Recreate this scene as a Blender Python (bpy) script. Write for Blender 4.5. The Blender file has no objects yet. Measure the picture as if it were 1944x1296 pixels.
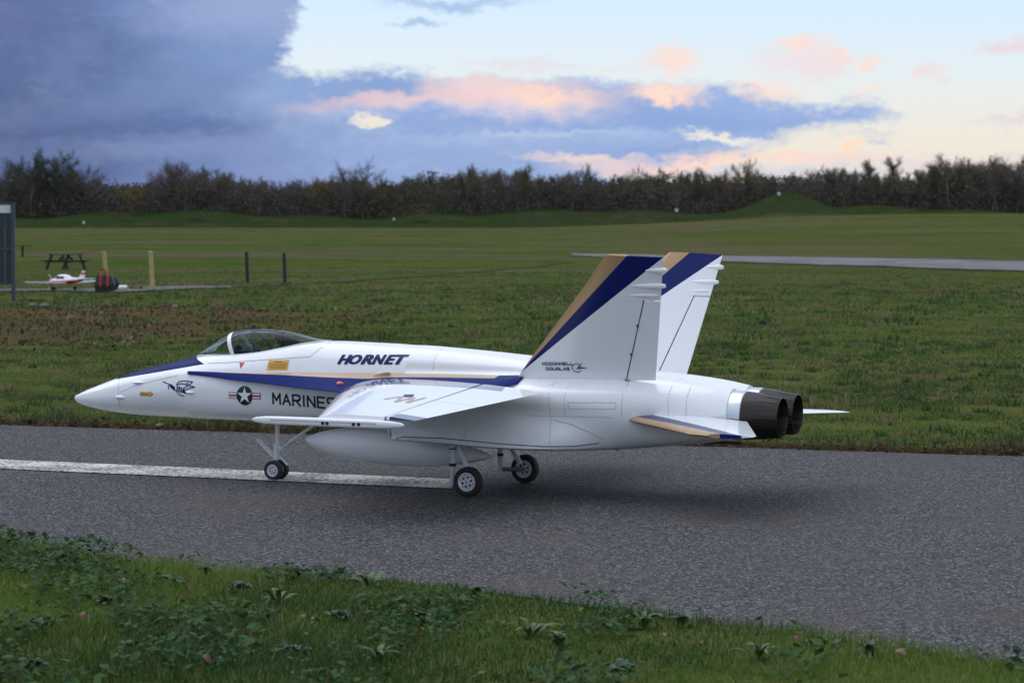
import bpy, bmesh, math, random
import numpy as np
from mathutils import Vector, Matrix, geometry, noise
from mathutils.bvhtree import BVHTree
R = math.radians
rnd = random.Random(7)
C = bpy.context.scene.collection
sc = bpy.context.scene

# ------------------------------------------------------------------ camera
CAM_H = 1.139; FPX = 4800.0; PITCH = math.atan((648 - 415.8) / FPX)
cam = bpy.data.cameras.new('camera'); camo = bpy.data.objects.new('camera', cam); C.objects.link(camo)
camo.location = (0, 0, CAM_H); camo.rotation_euler = (R(90) - PITCH, 0, 0)
cam.sensor_width = 22.3; cam.lens = 22.3 * FPX / 1944
cam.clip_start = 0.1; cam.clip_end = 9000
cam.dof.use_dof = True; cam.dof.focus_distance = 10.4; cam.dof.aperture_fstop = 5.6
sc.camera = camo
sc.view_settings.view_transform = 'Standard'; sc.view_settings.look = 'None'
sc.view_settings.exposure = 0.0; sc.view_settings.gamma = 1.0; sc.view_settings.use_curve_mapping = False
try:
    sc.cycles.use_denoising = True; sc.cycles.max_bounces = 6; sc.cycles.diffuse_bounces = 3
    sc.cycles.transparent_max_bounces = 12; sc.cycles.sample_clamp_indirect = 6
except Exception: pass

def lin(r, g, b):
    f = lambda c: (c/255/12.92) if c/255 <= .04045 else ((c/255+.055)/1.055)**2.4
    return (f(r), f(g), f(b), 1)

# ------------------------------------------------------------------ node helper
class N:
    def __init__(s, tree): s.t = tree; s.n = tree.nodes; s.l = tree.links
    def new(s, typ, **kw):
        n = s.n.new(typ)
        for k, v in kw.items(): setattr(n, k, v)
        return n
    def put(s, sock, v):
        if isinstance(v, bpy.types.NodeSocket): s.l.new(v, sock)
        elif isinstance(v, bpy.types.Node): s.l.new(v.outputs[0], sock)
        else: sock.default_value = v
    def m(s, op, a, b=0.0, c=0.0, clamp=False):
        n = s.n.new('ShaderNodeMath'); n.operation = op; n.use_clamp = clamp
        s.put(n.inputs[0], a); s.put(n.inputs[1], b); s.put(n.inputs[2], c); return n.outputs[0]
    def ss(s, v, a, b):      # smoothstep from a to b
        n = s.n.new('ShaderNodeMapRange'); n.interpolation_type = 'SMOOTHSTEP'
        s.put(n.inputs['Value'], v); s.put(n.inputs['From Min'], a); s.put(n.inputs['From Max'], b); return n.outputs[0]
    def mr(s, v, a, b, c, d):
        n = s.n.new('ShaderNodeMapRange'); s.put(n.inputs['Value'], v)
        for k, x in zip(('From Min', 'From Max', 'To Min', 'To Max'), (a, b, c, d)): s.put(n.inputs[k], x)
        return n.outputs[0]
    def mix(s, f, a, b, mode='MIX'):
        n = s.n.new('ShaderNodeMix'); n.data_type = 'RGBA'; n.blend_type = mode
        s.put(n.inputs[0], f); s.put(n.inputs[6], a); s.put(n.inputs[7], b); return n.outputs[2]
    def noise(s, vec, scale, detail=3, rough=.55, dist=0.0):
        n = s.n.new('ShaderNodeTexNoise'); s.put(n.inputs['Vector'], vec); s.put(n.inputs['Scale'], scale)
        n.inputs['Detail'].default_value = detail; n.inputs['Roughness'].default_value = rough
        n.inputs['Distortion'].default_value = dist; return n
    def ramp(s, v, stops):
        n = s.n.new('ShaderNodeValToRGB'); s.put(n.inputs[0], v); e = n.color_ramp.elements
        e[0].position, e[0].color = stops[0]; e[1].position, e[1].color = stops[-1]
        for p, c in stops[1:-1]:
            q = e.new(p); q.color = c
        return n.outputs[0]
    def sep(s, v):
        n = s.n.new('ShaderNodeSeparateXYZ'); s.put(n.inputs[0], v); return n.outputs
    def comb(s, x, y, z=0.0):
        n = s.n.new('ShaderNodeCombineXYZ'); s.put(n.inputs[0], x); s.put(n.inputs[1], y); s.put(n.inputs[2], z); return n.outputs[0]
    def vmul(s, v, k):
        n = s.n.new('ShaderNodeVectorMath'); n.operation = 'MULTIPLY'; s.put(n.inputs[0], v); n.inputs[1].default_value = k; return n.outputs[0]

# ------------------------------------------------------------------ sky (evening, storm cloud to the left, clear to the right)
SUN_EL, SUN_AZ = R(56), R(-58)       # azimuth clockwise from the view direction (+Y)
w = bpy.data.worlds.new('World'); sc.world = w; w.use_nodes = True
nt = N(w.node_tree); nt.n.clear()
tc = nt.new('ShaderNodeTexCoord').outputs['Generated']
dx, dy, dz = nt.sep(tc)
az = nt.m('ARCTAN2', dx, dy); el = nt.m('ARCSINE', dz)
U0 = nt.m('MULTIPLY_ADD', az, 4800, 972); V0 = nt.m('MULTIPLY', el, 4800)   # 1 unit = 1/4800 rad; V0 up from the horizon
nz1 = nt.noise(nt.vmul(tc, (1, 1, 1.6)), 22, 5, .6); nz2 = nt.noise(nt.vmul(tc, (1, 1, 2)), 75, 5, .62)
nz3 = nt.noise(nt.vmul(tc, (1, 1, 1.6)), 210, 4, .6); n3 = nt.sep(nz3.outputs['Color'])
n1 = nt.sep(nz1.outputs['Color']); n2 = nt.sep(nz2.outputs['Color'])
U = nt.m('ADD', U0, nt.m('MULTIPLY_ADD', nt.m('SUBTRACT', n1[0], .5), 90, nt.m('MULTIPLY_ADD', nt.m('SUBTRACT', n2[0], .5), 95, nt.m('MULTIPLY', nt.m('SUBTRACT', n3[0], .5), 34))))
V = nt.m('ADD', V0, nt.m('MULTIPLY_ADD', nt.m('SUBTRACT', n1[1], .5), 36, nt.m('MULTIPLY_ADD', nt.m('SUBTRACT', n2[1], .5), 60, nt.m('MULTIPLY', nt.m('SUBTRACT', n3[1], .5), 30))))
clear = nt.ramp(nt.m('DIVIDE', V0, 8000), [(0, lin(232, 216, 206)), (.018, lin(236, 228, 214)), (.034, lin(224, 234, 238)), (.052, lin(208, 231, 254)), (.10, lin(208, 230, 255)), (.3, lin(222, 234, 255)), (1, lin(226, 234, 255))])
col = clear
def blob(cx, cy, rx, ry, soft=.5, rot=0.0):
    a = nt.m('SUBTRACT', U, cx); b = nt.m('SUBTRACT', V, 416 - cy)
    if rot:
        c, s_ = math.cos(R(rot)), math.sin(R(rot))
        a, b = nt.m('ADD', nt.m('MULTIPLY', a, c), nt.m('MULTIPLY', b, s_)), nt.m('SUBTRACT', nt.m('MULTIPLY', b, c), nt.m('MULTIPLY', a, s_))
    a = nt.m('DIVIDE', a, rx); b = nt.m('DIVIDE', b, ry)
    d = nt.m('SQRT', nt.m('ADD', nt.m('MULTIPLY', a, a), nt.m('MULTIPLY', b, b)))
    return nt.ss(d, 1 + soft, 1 - soft)
def curve(pts, src, x0, x1, y0, y1):
    n = nt.new('ShaderNodeFloatCurve'); cv = n.mapping.curves[0]
    P = [((x-x0)/(x1-x0), (y-y0)/(y1-y0)) for x, y in pts]
    cv.points[0].location = P[0]; cv.points[1].location = P[-1]
    for p in P[1:-1]: cv.points.new(*p)
    for p in cv.points: p.handle_type = 'VECTOR'
    n.mapping.use_clip = True; n.mapping.update()
    nt.put(n.inputs['Value'], nt.m('DIVIDE', nt.m('SUBTRACT', src, x0), x1-x0, clamp=True))
    return nt.m('MULTIPLY_ADD', n.outputs[0], y1-y0, y0)
PINK = lin(250, 217, 205); PALEP = lin(236, 218, 222)
for b, c, k in [((1285, 118, 40, 24, .6), PINK, .85), ((1240, 122, 30, 10, .8), PALEP, .6), ((1518, 88, 36, 18, .6), PINK, .9), ((1490, 122, 48, 22, .9), PALEP, .75), ((1556, 128, 34, 30, .8), PALEP, .85), ((1570, 108, 22, 12, .7), PINK, .6),
                ((1632, 128, 26, 13, .7), PINK, .8), ((1745, 150, 24, 13, .6), PALEP, .95), ((1890, 98, 48, 12, .8, 8), lin(232, 210, 218), .85),
                ((1450, 178, 60, 18, .8), PINK, .7), ((1000, 125, 90, 9, .9), lin(226, 214, 224), .6), ((1150, 126, 50, 6, .9), PALEP, .5), ((1650, 178, 34, 10, .8), PINK, .5),
                ((1920, 228, 70, 9, .9, 8), lin(224, 210, 220), .8), ((1640, 256, 50, 6, .9), lin(216, 210, 220), .8), ((1655, 268, 34, 4, .8), lin(196, 202, 222), .8), ((1605, 280, 18, 11, .5), lin(255, 218, 190), 1),
                ((1540, 297, 150, 9, .8), lin(242, 214, 208), .8), ((1800, 305, 200, 9, .9), lin(222, 212, 220), .7), ((1500, 332, 330, 18, .7), lin(206, 206, 222), .7),
                ((1300, 312, 150, 13, .6, 8), lin(248, 214, 200), .95), ((1480, 292, 60, 7, .7), PINK, .8)]:
    col = nt.mix(nt.m('MULTIPLY', blob(*b), k), col, c)
for b in [(860, 14, 110, 12, .8), (790, 50, 40, 6, .9)]:
    col = nt.mix(nt.m('MULTIPLY', blob(*b), .75), col, lin(150, 178, 220))
up = curve([(0, 290), (540, 291), (600, 268), (680, 283), (820, 278), (870, 263), (960, 266), (1130, 261), (1250, 250), (1350, 250), (1450, 231), (1540, 211), (1620, 226), (1690, 200), (1710, 186), (1944, 100)], U, 0, 1944, 0, 420)
lo = curve([(0, 0), (1140, 0), (1200, 76), (1260, 101), (1400, 129), (1440, 148), (1480, 166), (1560, 176), (1640, 184), (1690, 190), (1720, 196), (1944, 260)], U, 0, 1944, 0, 420)
mid = nt.m('MULTIPLY', nt.ss(nt.m('SUBTRACT', up, V), -16, 22), nt.ss(nt.m('SUBTRACT', V, lo), -16, 22))
midcol = nt.mix(nt.ss(V0, 60, 250), lin(144, 170, 218), lin(136, 164, 218))
midcol = nt.mix(nt.ss(U0, 500, 1200), lin(132, 158, 208), midcol)
midcol = nt.mix(nt.m('MULTIPLY', nt.ss(n2[2], .4, .7), .35), midcol, lin(176, 192, 226))
for b, c, k in [((690, 165, 140, 22, .9), lin(124, 154, 206), .8), ((1230, 222, 300, 22, .9, -3), lin(128, 158, 214), .8), ((1480, 205, 170, 18, .9), lin(146, 172, 222), .7), ((1040, 262, 260, 7, .9, 2), lin(172, 190, 226), .7), ((1080, 282, 330, 18, .9), lin(150, 174, 220), .8),
                ((1250, 290, 150, 12, .9), lin(128, 158, 214), .7), ((800, 228, 90, 16, .9), lin(132, 160, 212), .7), ((860, 300, 260, 20, .9), lin(136, 162, 210), .6), ((700, 215, 130, 12, .9, 6), lin(168, 184, 222), .6)]:
    midcol = nt.mix(nt.m('MULTIPLY', blob(*b), k), midcol, c)
col = nt.mix(mid, col, midcol)
for b, c, k in [((1000, 183, 130, 24, .8, -5), lin(255, 216, 196), .95), ((900, 172, 80, 20, .9), lin(238, 208, 214), .7), ((1250, 180, 62, 17, .7), lin(255, 218, 200), .95),
                ((780, 190, 170, 13, .9, 4), lin(236, 200, 198), .8), ((960, 206, 150, 16, .9, -4), lin(214, 206, 226), .6), ((1375, 262, 62, 9, .6, -4), lin(232, 230, 222), .95),
                ((1110, 300, 110, 8, .8, -3), lin(240, 214, 206), .8), ((1170, 322, 90, 14, .8, -5), lin(240, 210, 204), .75), ((1010, 255, 140, 5, .9), lin(178, 196, 228), .7)]:
    col = nt.mix(nt.m('MULTIPLY', blob(*b), k), col, c)
# storm cloud
edge = curve([(-300, 640), (0, 640), (60, 720), (120, 640), (215, 590), (280, 552), (330, 548), (372, 572), (416, 600), (700, 640), (1200, 600)], V, -300, 1200, 0, 1944)
sd = nt.m('SUBTRACT', edge, U)
soft = nt.mr(V0, 230, 290, 190, 24)
storm = nt.ss(sd, nt.m('MULTIPLY', soft, -.4), soft)
storm = nt.m('MULTIPLY', storm, nt.ss(V0, 2600, 1200))
storm = nt.m('MULTIPLY', storm, nt.ss(az, -2.6, -1.4))
bign = nt.noise(nt.vmul(tc, (1, 1, 1.7)), 13, 4, .55); bn = bign.outputs[0]
xn = nt.m('ADD', U0, nt.m('MULTIPLY', nt.m('SUBTRACT', bn, .5), 520))
stcol = nt.ramp(nt.m('DIVIDE', nt.m('ADD', xn, 400), 1100), [(0, lin(46, 66, 118)), (.30, lin(58, 82, 136)), (.50, lin(80, 106, 158)), (.72, lin(102, 130, 184)), (.95, lin(132, 160, 210))])
stcol = nt.mix(nt.m('MULTIPLY', nt.m('MULTIPLY', nt.ss(V, 60, 150), nt.ss(V, 250, 165)), .42), stcol, lin(70, 96, 156))
stcol = nt.mix(nt.m('MULTIPLY', nt.ss(n1[2], .44, .66), .6), stcol, lin(128, 144, 194))
stcol = nt.mix(nt.m('MULTIPLY', nt.m('MULTIPLY', nt.ss(V, 300, 400), nt.ss(U, 250, 480)), .7), stcol, lin(152, 164, 208))
stcol = nt.mix(nt.m('MULTIPLY', nt.ss(n2[0], .5, .75), .22), stcol, lin(150, 164, 208))
stcol = nt.mix(nt.m('MULTIPLY', nt.ss(V0, 130, 20), .35), stcol, lin(104, 132, 188))
for b, c, k in [((60, 270, 260, 70, .95), lin(44, 68, 126), .75), ((180, 120, 200, 60, .9, -12), lin(66, 88, 142), .6), ((330, 245, 260, 20, .9), lin(72, 100, 156), .7), ((330, 285, 300, 22, .9, 3), lin(122, 142, 190), .65), ((60, 40, 120, 50, .95), lin(84, 96, 150), .6),
                ((220, 200, 180, 26, .9, 10), lin(100, 118, 170), .5), ((420, 110, 170, 60, .95, 20), lin(116, 142, 192), .6), ((480, 40, 140, 34, .95), lin(150, 164, 208), .6), ((90, 330, 200, 40, .9), lin(56, 80, 140), .5)]:
    stcol = nt.mix(nt.m('MULTIPLY', blob(*b), k), stcol, c)
col = nt.mix(storm, col, stcol)
col = nt.mix(nt.m('MULTIPLY', blob(716, 234, 34, 14, .45), .95), col, lin(234, 228, 214))
# below the horizon
col = nt.mix(nt.ss(V0, 0, -200), col, lin(84, 88, 72))
sky = nt.new('ShaderNodeTexSky', sky_type='NISHITA', sun_disc=False, sun_elevation=SUN_EL, sun_rotation=SUN_AZ)
bg1 = nt.new('ShaderNodeBackground'); nt.put(bg1.inputs[0], col); nt.put(bg1.inputs[1], nt.mr(V0, 450, 3500, 1.0, .95))
bg2 = nt.new('ShaderNodeBackground'); nt.put(bg2.inputs[0], sky); bg2.inputs[1].default_value = .01
add = nt.new('ShaderNodeAddShader'); nt.l.new(bg1.outputs[0], add.inputs[0]); nt.l.new(bg2.outputs[0], add.inputs[1])
nt.l.new(bg1.outputs[0], nt.new('ShaderNodeOutputWorld').inputs[0])
wo = [n for n in nt.n if n.type == 'OUTPUT_WORLD'][0]; nt.l.new(add.outputs[0], wo.inputs[0])
w.cycles.sampling_method = 'MANUAL'; w.cycles.sample_map_resolution = 1024

sun = bpy.data.lights.new('sun', 'SUN'); sun.energy = 1.4; sun.angle = R(62); sun.color = (.96, .97, 1)
suno = bpy.data.objects.new('sun', sun); C.objects.link(suno)
sdir = Vector((math.sin(SUN_AZ)*math.cos(SUN_EL), math.cos(SUN_AZ)*math.cos(SUN_EL), math.sin(SUN_EL)))
suno.rotation_euler = sdir.to_track_quat('Z', 'Y').to_euler(); suno.location = (-12, 8, 20)

# ------------------------------------------------------------------ materials
def mat(name, base=(.5, .5, .5, 1), rough=.5, metal=0., coat=0., spec=.5, fn=None):
    m = bpy.data.materials.new(name); m.use_nodes = True; t = N(m.node_tree)
    b = m.node_tree.nodes['Principled BSDF']; b.inputs['Base Color'].default_value = base if len(base) == 4 else (*base, 1)
    b.inputs['Roughness'].default_value = rough; b.inputs['Metallic'].default_value = metal
    b.inputs['Coat Weight'].default_value = coat; b.inputs['Coat Roughness'].default_value = .06
    b.inputs['Specular IOR Level'].default_value = spec
    if fn: fn(t, b)
    return m
def objc(t): return t.new('ShaderNodeTexCoord').outputs['Object']
def bump(t, b, h, strength, dist):
    n = t.new('ShaderNodeBump'); n.inputs['Strength'].default_value = strength; n.inputs['Distance'].default_value = dist
    t.put(n.inputs['Height'], h); t.l.new(n.outputs[0], b.inputs['Normal'])
WHITE = (.84, .84, .845, 1); BLUE = (.005, .014, .115, 1); GOLD = (.47, .30, .16, 1)
def paint_fn(t, b):
    v = objc(t); n = t.noise(v, 2.5, 3); t.put(b.inputs['Roughness'], t.mr(n.outputs[0], .3, .7, .26, .29))
    c = t.mix(t.m('MULTIPLY', t.ss(t.noise(v, 1.1, 5).outputs[0], .5, .8), .03), WHITE, (.70, .70, .68, 1)); t.put(b.inputs['Base Color'], c)
M_white = mat('glossy white paint', WHITE, .28, coat=.6, fn=paint_fn)
M_blue = mat('glossy navy paint', (.006, .018, .125, 1), .35, coat=.0, spec=.02)
M_gold = mat('metallic gold paint', GOLD, .34, metal=.25, coat=.5)
def stripes(name, f1, f2, wh=WHITE):
    def fn(t, b):
        x, y, z = t.sep(objc(t)); a = f1(t, x, y, z); c = f2(t, x, y, z)     # a>0 gold, else c>0 blue, else white
        col = t.mix(t.m('GREATER_THAN', c, 0.0), wh, BLUE); col = t.mix(t.m('GREATER_THAN', a, 0.0), col, GOLD)
        t.put(b.inputs['Base Color'], col); t.put(b.inputs['Metallic'], t.m('MULTIPLY', t.m('GREATER_THAN', a, 0.0), .25)); t.put(b.inputs['Coat Weight'], t.mr(t.m('GREATER_THAN', c, 0.0), 0, 1, .5, .04)); t.put(b.inputs['Specular IOR Level'], t.mr(t.m('GREATER_THAN', c, 0.0), 0, 1, .5, .22))
    return mat(name, wh, .26, coat=.6, fn=fn)
lineF = lambda x1, z1, x2, z2: (lambda t, x, y, z: t.m('SUBTRACT', z, t.m('MULTIPLY_ADD', x, (z2-z1)/(x2-x1), z1 - x1*(z2-z1)/(x2-x1))))
M_fin = stripes('fin paint with gold and navy stripes', lineF(11.39, 2.54, 14.08, 4.99), lineF(11.08, 2.32, 14.79, 4.93))
SQ = lambda t, x, y, z: t.m('SUBTRACT', x, t.m('MULTIPLY_ADD', t.m('ABSOLUTE', y), 1.22, 11.95))
M_stab = stripes('tailplane paint with gold and navy edge', lambda t, x, y, z: t.m('SUBTRACT', .42, SQ(t, x, y, z)), lambda t, x, y, z: t.m('SUBTRACT', .85, SQ(t, x, y, z)))
def wing_fn(t, b):
    x, y, z = t.sep(objc(t)); ay = t.m('ABSOLUTE', y)
    lim = t.m('MULTIPLY_ADD', x, -.10, 3.35)
    m1 = t.m('MULTIPLY', t.m('LESS_THAN', ay, lim), t.m('LESS_THAN', t.m('SUBTRACT', x, t.m('MULTIPLY', ay, .25)), 10.95))
    m2 = t.m('MULTIPLY', t.m('GREATER_THAN', ay, 5.42), t.m('GREATER_THAN', x, 10.74))
    t.put(b.inputs['Base Color'], t.mix(t.m('MAXIMUM', m1, m2), WHITE, BLUE))
M_wing = mat('wing paint with navy root', WHITE, .2, coat=.8, fn=wing_fn)
def body_fn(t, b):
    v = objc(t); x, y, z = t.sep(v)
    # navy anti glare panel on top of the nose
    l = t.m('SUBTRACT', z, t.m('MULTIPLY_ADD', x, .168, 1.90))
    m = t.m('MULTIPLY', t.m('GREATER_THAN', l, 0.0), t.m('GREATER_THAN', x, 1.22))
    m = t.m('MULTIPLY', m, t.m('LESS_THAN', t.m('ADD', x, t.m('MULTIPLY', t.m('SUBTRACT', z, 2.52), 3.1)), 3.74))
    base = t.mix(t.m('MULTIPLY', t.ss(t.noise(v, 1.1, 5).outputs[0], .5, .8), .03), WHITE, (.68, .68, .66, 1))
    t.put(b.inputs['Base Color'], t.mix(m, base, BLUE)); t.put(b.inputs['Coat Weight'], t.mr(m, 0, 1, .5, 0)); t.put(b.inputs['Specular IOR Level'], t.mr(m, 0, 1, .5, .04))
    t.put(b.inputs['Roughness'], t.mr(t.noise(v, 3, 3).outputs[0], .3, .7, .26, .29))
M_body = mat('fuselage paint', WHITE, .28, coat=.55, fn=body_fn)
M_dark = mat('dark rubber and hollows', (.012, .012, .013, 1), .6)
M_gap = mat('dark panel gap', (.03, .03, .035, 1), .7)
M_line = mat('grey panel line', (.42, .42, .44, 1), .6)
M_tyre = mat('tyre rubber', (.016, .016, .017, 1), .7, fn=lambda t, b: bump(t, b, t.noise(objc(t), 60, 3).outputs[0], .3, .01))
M_rim = mat('painted wheel rim', (.62, .63, .66, 1), .35, metal=.2)
M_strut = mat('satin white gear paint', (.62, .63, .65, 1), .4)
M_steel = mat('bare steel', (.45, .45, .46, 1), .3, metal=.9)
def noz_fn(t, b):
    x, y, z = t.sep(objc(t)); n = t.noise(t.comb(t.m('MULTIPLY', x, 1.0), t.m('MULTIPLY', y, 9), t.m('MULTIPLY', z, 9)), 1.6, 5)
    t.put(b.inputs['Base Color'], t.ramp(n.outputs[0], [(.3, (.026, .024, .024, 1)), (.55, (.050, .042, .038, 1)), (.75, (.085, .064, .055, 1))]))
    t.put(b.inputs['Roughness'], t.mr(n.outputs[0], .3, .7, .3, .5))
M_noz = mat('heat stained nozzle metal', (.06, .05, .05, 1), .38, metal=.75, fn=noz_fn)
def ring_fn(t, b):
    n = t.noise(t.vmul(objc(t), (2, 14, 14)), 1.2, 3); t.put(b.inputs['Roughness'], t.mr(n.outputs[0], .3, .7, .22, .42))
M_ring = mat('brushed aluminium ring', (.62, .64, .68, 1), .3, metal=.95, fn=ring_fn)
M_ink = mat('navy decal ink', (.006, .012, .10, 1), .35, spec=.2); M_black = mat('black decal ink', (.012, .013, .02, 1), .4)
M_red = mat('red decal', (.62, .04, .03, 1), .4); M_yel = mat('yellow decal', (.75, .38, .03, 1), .4); M_dwhite = mat('white decal', (.8, .8, .8, 1), .35)
M_orange = mat('orange red lens', (.75, .10, .04, 1), .3, coat=.5); M_brown = mat('brown decal ink', (.22, .10, .03, 1), .4)
def glass_mat(name, tint, k=1.0):
    m = bpy.data.materials.new(name); m.use_nodes = True; t = N(m.node_tree); t.n.clear()
    tr = t.new('ShaderNodeBsdfTransparent'); tr.inputs[0].default_value = tint
    gl = t.new('ShaderNodeBsdfGlossy'); gl.inputs['Roughness'].default_value = .04; gl.inputs[0].default_value = (.9, .95, 1, 1)
    fr = t.new('ShaderNodeFresnel'); fr.inputs[0].default_value = 1.5
    mx = t.new('ShaderNodeMixShader'); t.put(mx.inputs[0], t.m('MULTIPLY_ADD', t.m('MAXIMUM', t.m('SUBTRACT', fr.outputs[0], .04), 0.0), k, .008)); t.l.new(tr.outputs[0], mx.inputs[1]); t.l.new(gl.outputs[0], mx.inputs[2])
    t.l.new(mx.outputs[0], t.new('ShaderNodeOutputMaterial').inputs[0]); return m
M_glass = glass_mat('tinted canopy glass', (.76, .83, .82, 1), .6)

# ------------------------------------------------------------------ mesh helpers
def link(o, parent=None):
    C.objects.link(o)
    if parent: o.parent = parent
    return o
def mk(name, verts, faces, mats, parent=None, smooth=True, midx=None, sharp=None):
    me = bpy.data.meshes.new(name); me.from_pydata([tuple(v) for v in verts], [], [tuple(f) for f in faces])
    if not isinstance(mats, (list, tuple)): mats = [mats]
    for m in mats: me.materials.append(m)
    if midx is not None: me.polygons.foreach_set('material_index', list(midx))
    me.polygons.foreach_set('use_smooth', [smooth]*len(me.polygons))
    if smooth and sharp: me.set_sharp_from_angle(angle=R(sharp))
    me.update(); return link(bpy.data.objects.new(name, me), parent)
def tag(o, label=None, cat=None, group=None, kind=None):
    for k, v in (('label', label), ('category', cat), ('group', group), ('kind', kind)):
        if v: o[k] = v
    return o
def empty(name, loc=(0, 0, 0), rz=0.0):
    o = bpy.data.objects.new(name, None); o.empty_display_size = .2; C.objects.link(o); o.location = loc; o.rotation_euler = (0, 0, rz); return o
class MB:
    def __init__(s): s.v = []; s.f = []; s.mi = []
    def add(s, V, F, mi=0):
        o = len(s.v); s.v += [tuple(v) for v in V]; s.f += [tuple(i+o for i in f) for f in F]; s.mi += [mi]*len(F)
    def box(s, c, d, mi=0, rz=0, rot=None):
        M = rot if rot is not None else Matrix.Rotation(rz, 3, 'Z'); c = Vector(c)
        V = [c + M @ Vector((sx*d[0]/2, sy*d[1]/2, sz*d[2]/2)) for sx in (-1, 1) for sy in (-1, 1) for sz in (-1, 1)]
        s.add(V, [(0, 1, 3, 2), (4, 6, 7, 5), (0, 4, 5, 1), (2, 3, 7, 6), (0, 2, 6, 4), (1, 5, 7, 3)], mi)
    def bar(s, a, b, wd, mi=0):     # square bar
        s.tube([a, b], [wd*.7]*2, 4, mi, ph=R(45))
    def tube(s, pts, rad, n=10, mi=0, cap=True, ph=0.0):
        pts = [Vector(p) for p in pts]; rad = rad if isinstance(rad, (list, tuple)) else [rad]*len(pts)
        V = []; up = None
        for i, p in enumerate(pts):
            t = (pts[min(i+1, len(pts)-1)] - pts[max(i-1, 0)]).normalized()
            if up is None: up = Vector((0, 0, 1)) if abs(t.z) < .9 else Vector((0, 1, 0))
            a = t.cross(up).normalized(); b = a.cross(t).normalized(); up = b
            V += [p + (a*math.cos(ph+2*math.pi*k/n) + b*math.sin(ph+2*math.pi*k/n))*rad[i] for k in range(n)]
        F = [(i*n+k, i*n+(k+1) % n, (i+1)*n+(k+1) % n, (i+1)*n+k) for i in range(len(pts)-1) for k in range(n)]
        if cap: F += [tuple(range(n))[::-1], tuple(range((len(pts)-1)*n, len(pts)*n))]
        s.add(V, F, mi)
    def lathe(s, c, axis, prof, n=24, mi=0):      # prof = [(distance along axis, radius)]
        c = Vector(c); ax = Vector(axis).normalized(); a = ax.cross(Vector((0, 0, 1)) if abs(ax.z) < .9 else Vector((1, 0, 0))).normalized(); b = ax.cross(a)
        V = [c + ax*d + (a*math.cos(2*math.pi*k/n) + b*math.sin(2*math.pi*k/n))*r for d, r in prof for k in range(n)]
        F = [(i*n+k, i*n+(k+1) % n, (i+1)*n+(k+1) % n, (i+1)*n+k) for i in range(len(prof)-1) for k in range(n)]
        s.add(V, F, mi)
    def ell(s, c, r, n=12, mi=0):
        V = []; F = []
        for i in range(n//2+1):
            th = math.pi*i/(n//2)
            for k in range(n):
                V.append((c[0]+r[0]*math.sin(th)*math.cos(2*math.pi*k/n), c[1]+r[1]*math.sin(th)*math.sin(2*math.pi*k/n), c[2]+r[2]*math.cos(th)))
        for i in range(n//2):
            for k in range(n): F.append((i*n+k, i*n+(k+1) % n, (i+1)*n+(k+1) % n, (i+1)*n+k))
        s.add(V, F, mi)
    def build(s, name, mats, parent=None, smooth=True, sharp=35): return mk(name, s.v, s.f, mats, parent, smooth, s.mi, sharp)

def pchip(xs, ys, xq):
    xs = np.array(xs, float); ys = np.array(ys, float); h = np.diff(xs); d = np.diff(ys)/h
    m = np.zeros(len(xs)); m[0] = d[0]; m[-1] = d[-1]
    for i in range(1, len(xs)-1):
        if d[i-1]*d[i] > 0:
            w1 = 2*h[i]+h[i-1]; w2 = h[i]+2*h[i-1]; m[i] = (w1+w2)/(w1/d[i-1]+w2/d[i])
    xq = np.asarray(xq, float); i = np.clip(np.searchsorted(xs, xq)-1, 0, len(xs)-2); t = (xq-xs[i])/h[i]; t = np.clip(t, 0, 1)
    return (2*t**3-3*t**2+1)*ys[i] + (t**3-2*t**2+t)*h[i]*m[i] + (-2*t**3+3*t**2)*ys[i+1] + (t**3-t**2)*h[i]*m[i+1]
def crom(P, sub):
    P = [np.array(p, float) for p in P]; out = []
    for i in range(len(P)-1):
        p0 = P[max(i-1, 0)]; p1 = P[i]; p2 = P[i+1]; p3 = P[min(i+2, len(P)-1)]
        for k in range(sub):
            t = k/sub; out.append(.5*((2*p1)+(-p0+p2)*t+(2*p0-5*p1+4*p2-p3)*t*t+(-p0+3*p1-3*p2+p3)*t**3))
    out.append(P[-1]); return out

# ================================================================== THE JET (built at full size in metres, set down at one fifth)
YAW = -0.40388; JC = (31.59, -48.683, 5.696); SCL = .2
c_, s_ = math.cos(YAW), math.sin(YAW)
jet = empty('model_jet', ((-JC[0]*c_ + JC[1]*s_)*SCL, (-JC[0]*s_ - JC[1]*c_)*SCL, .001), YAW); jet.scale = (SCL,)*3
tag(jet, 'white model jet fighter with navy and gold stripes and twin fins, parked on the asphalt', 'model jet')
def jray(u, v):
    a = (u-972)/FPX; b = -(v-648)/FPX
    fw = math.cos(PITCH)+b*math.sin(PITCH); upz = -math.sin(PITCH)+b*math.cos(PITCH)
    return Vector((a*c_+fw*s_, -a*s_+fw*c_, upz))
def J(u, v, y):       # point of the jet's plane y = const
    d = jray(u, v); t = (y-JC[1])/d.y; return Vector(JC)+d*t

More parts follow.
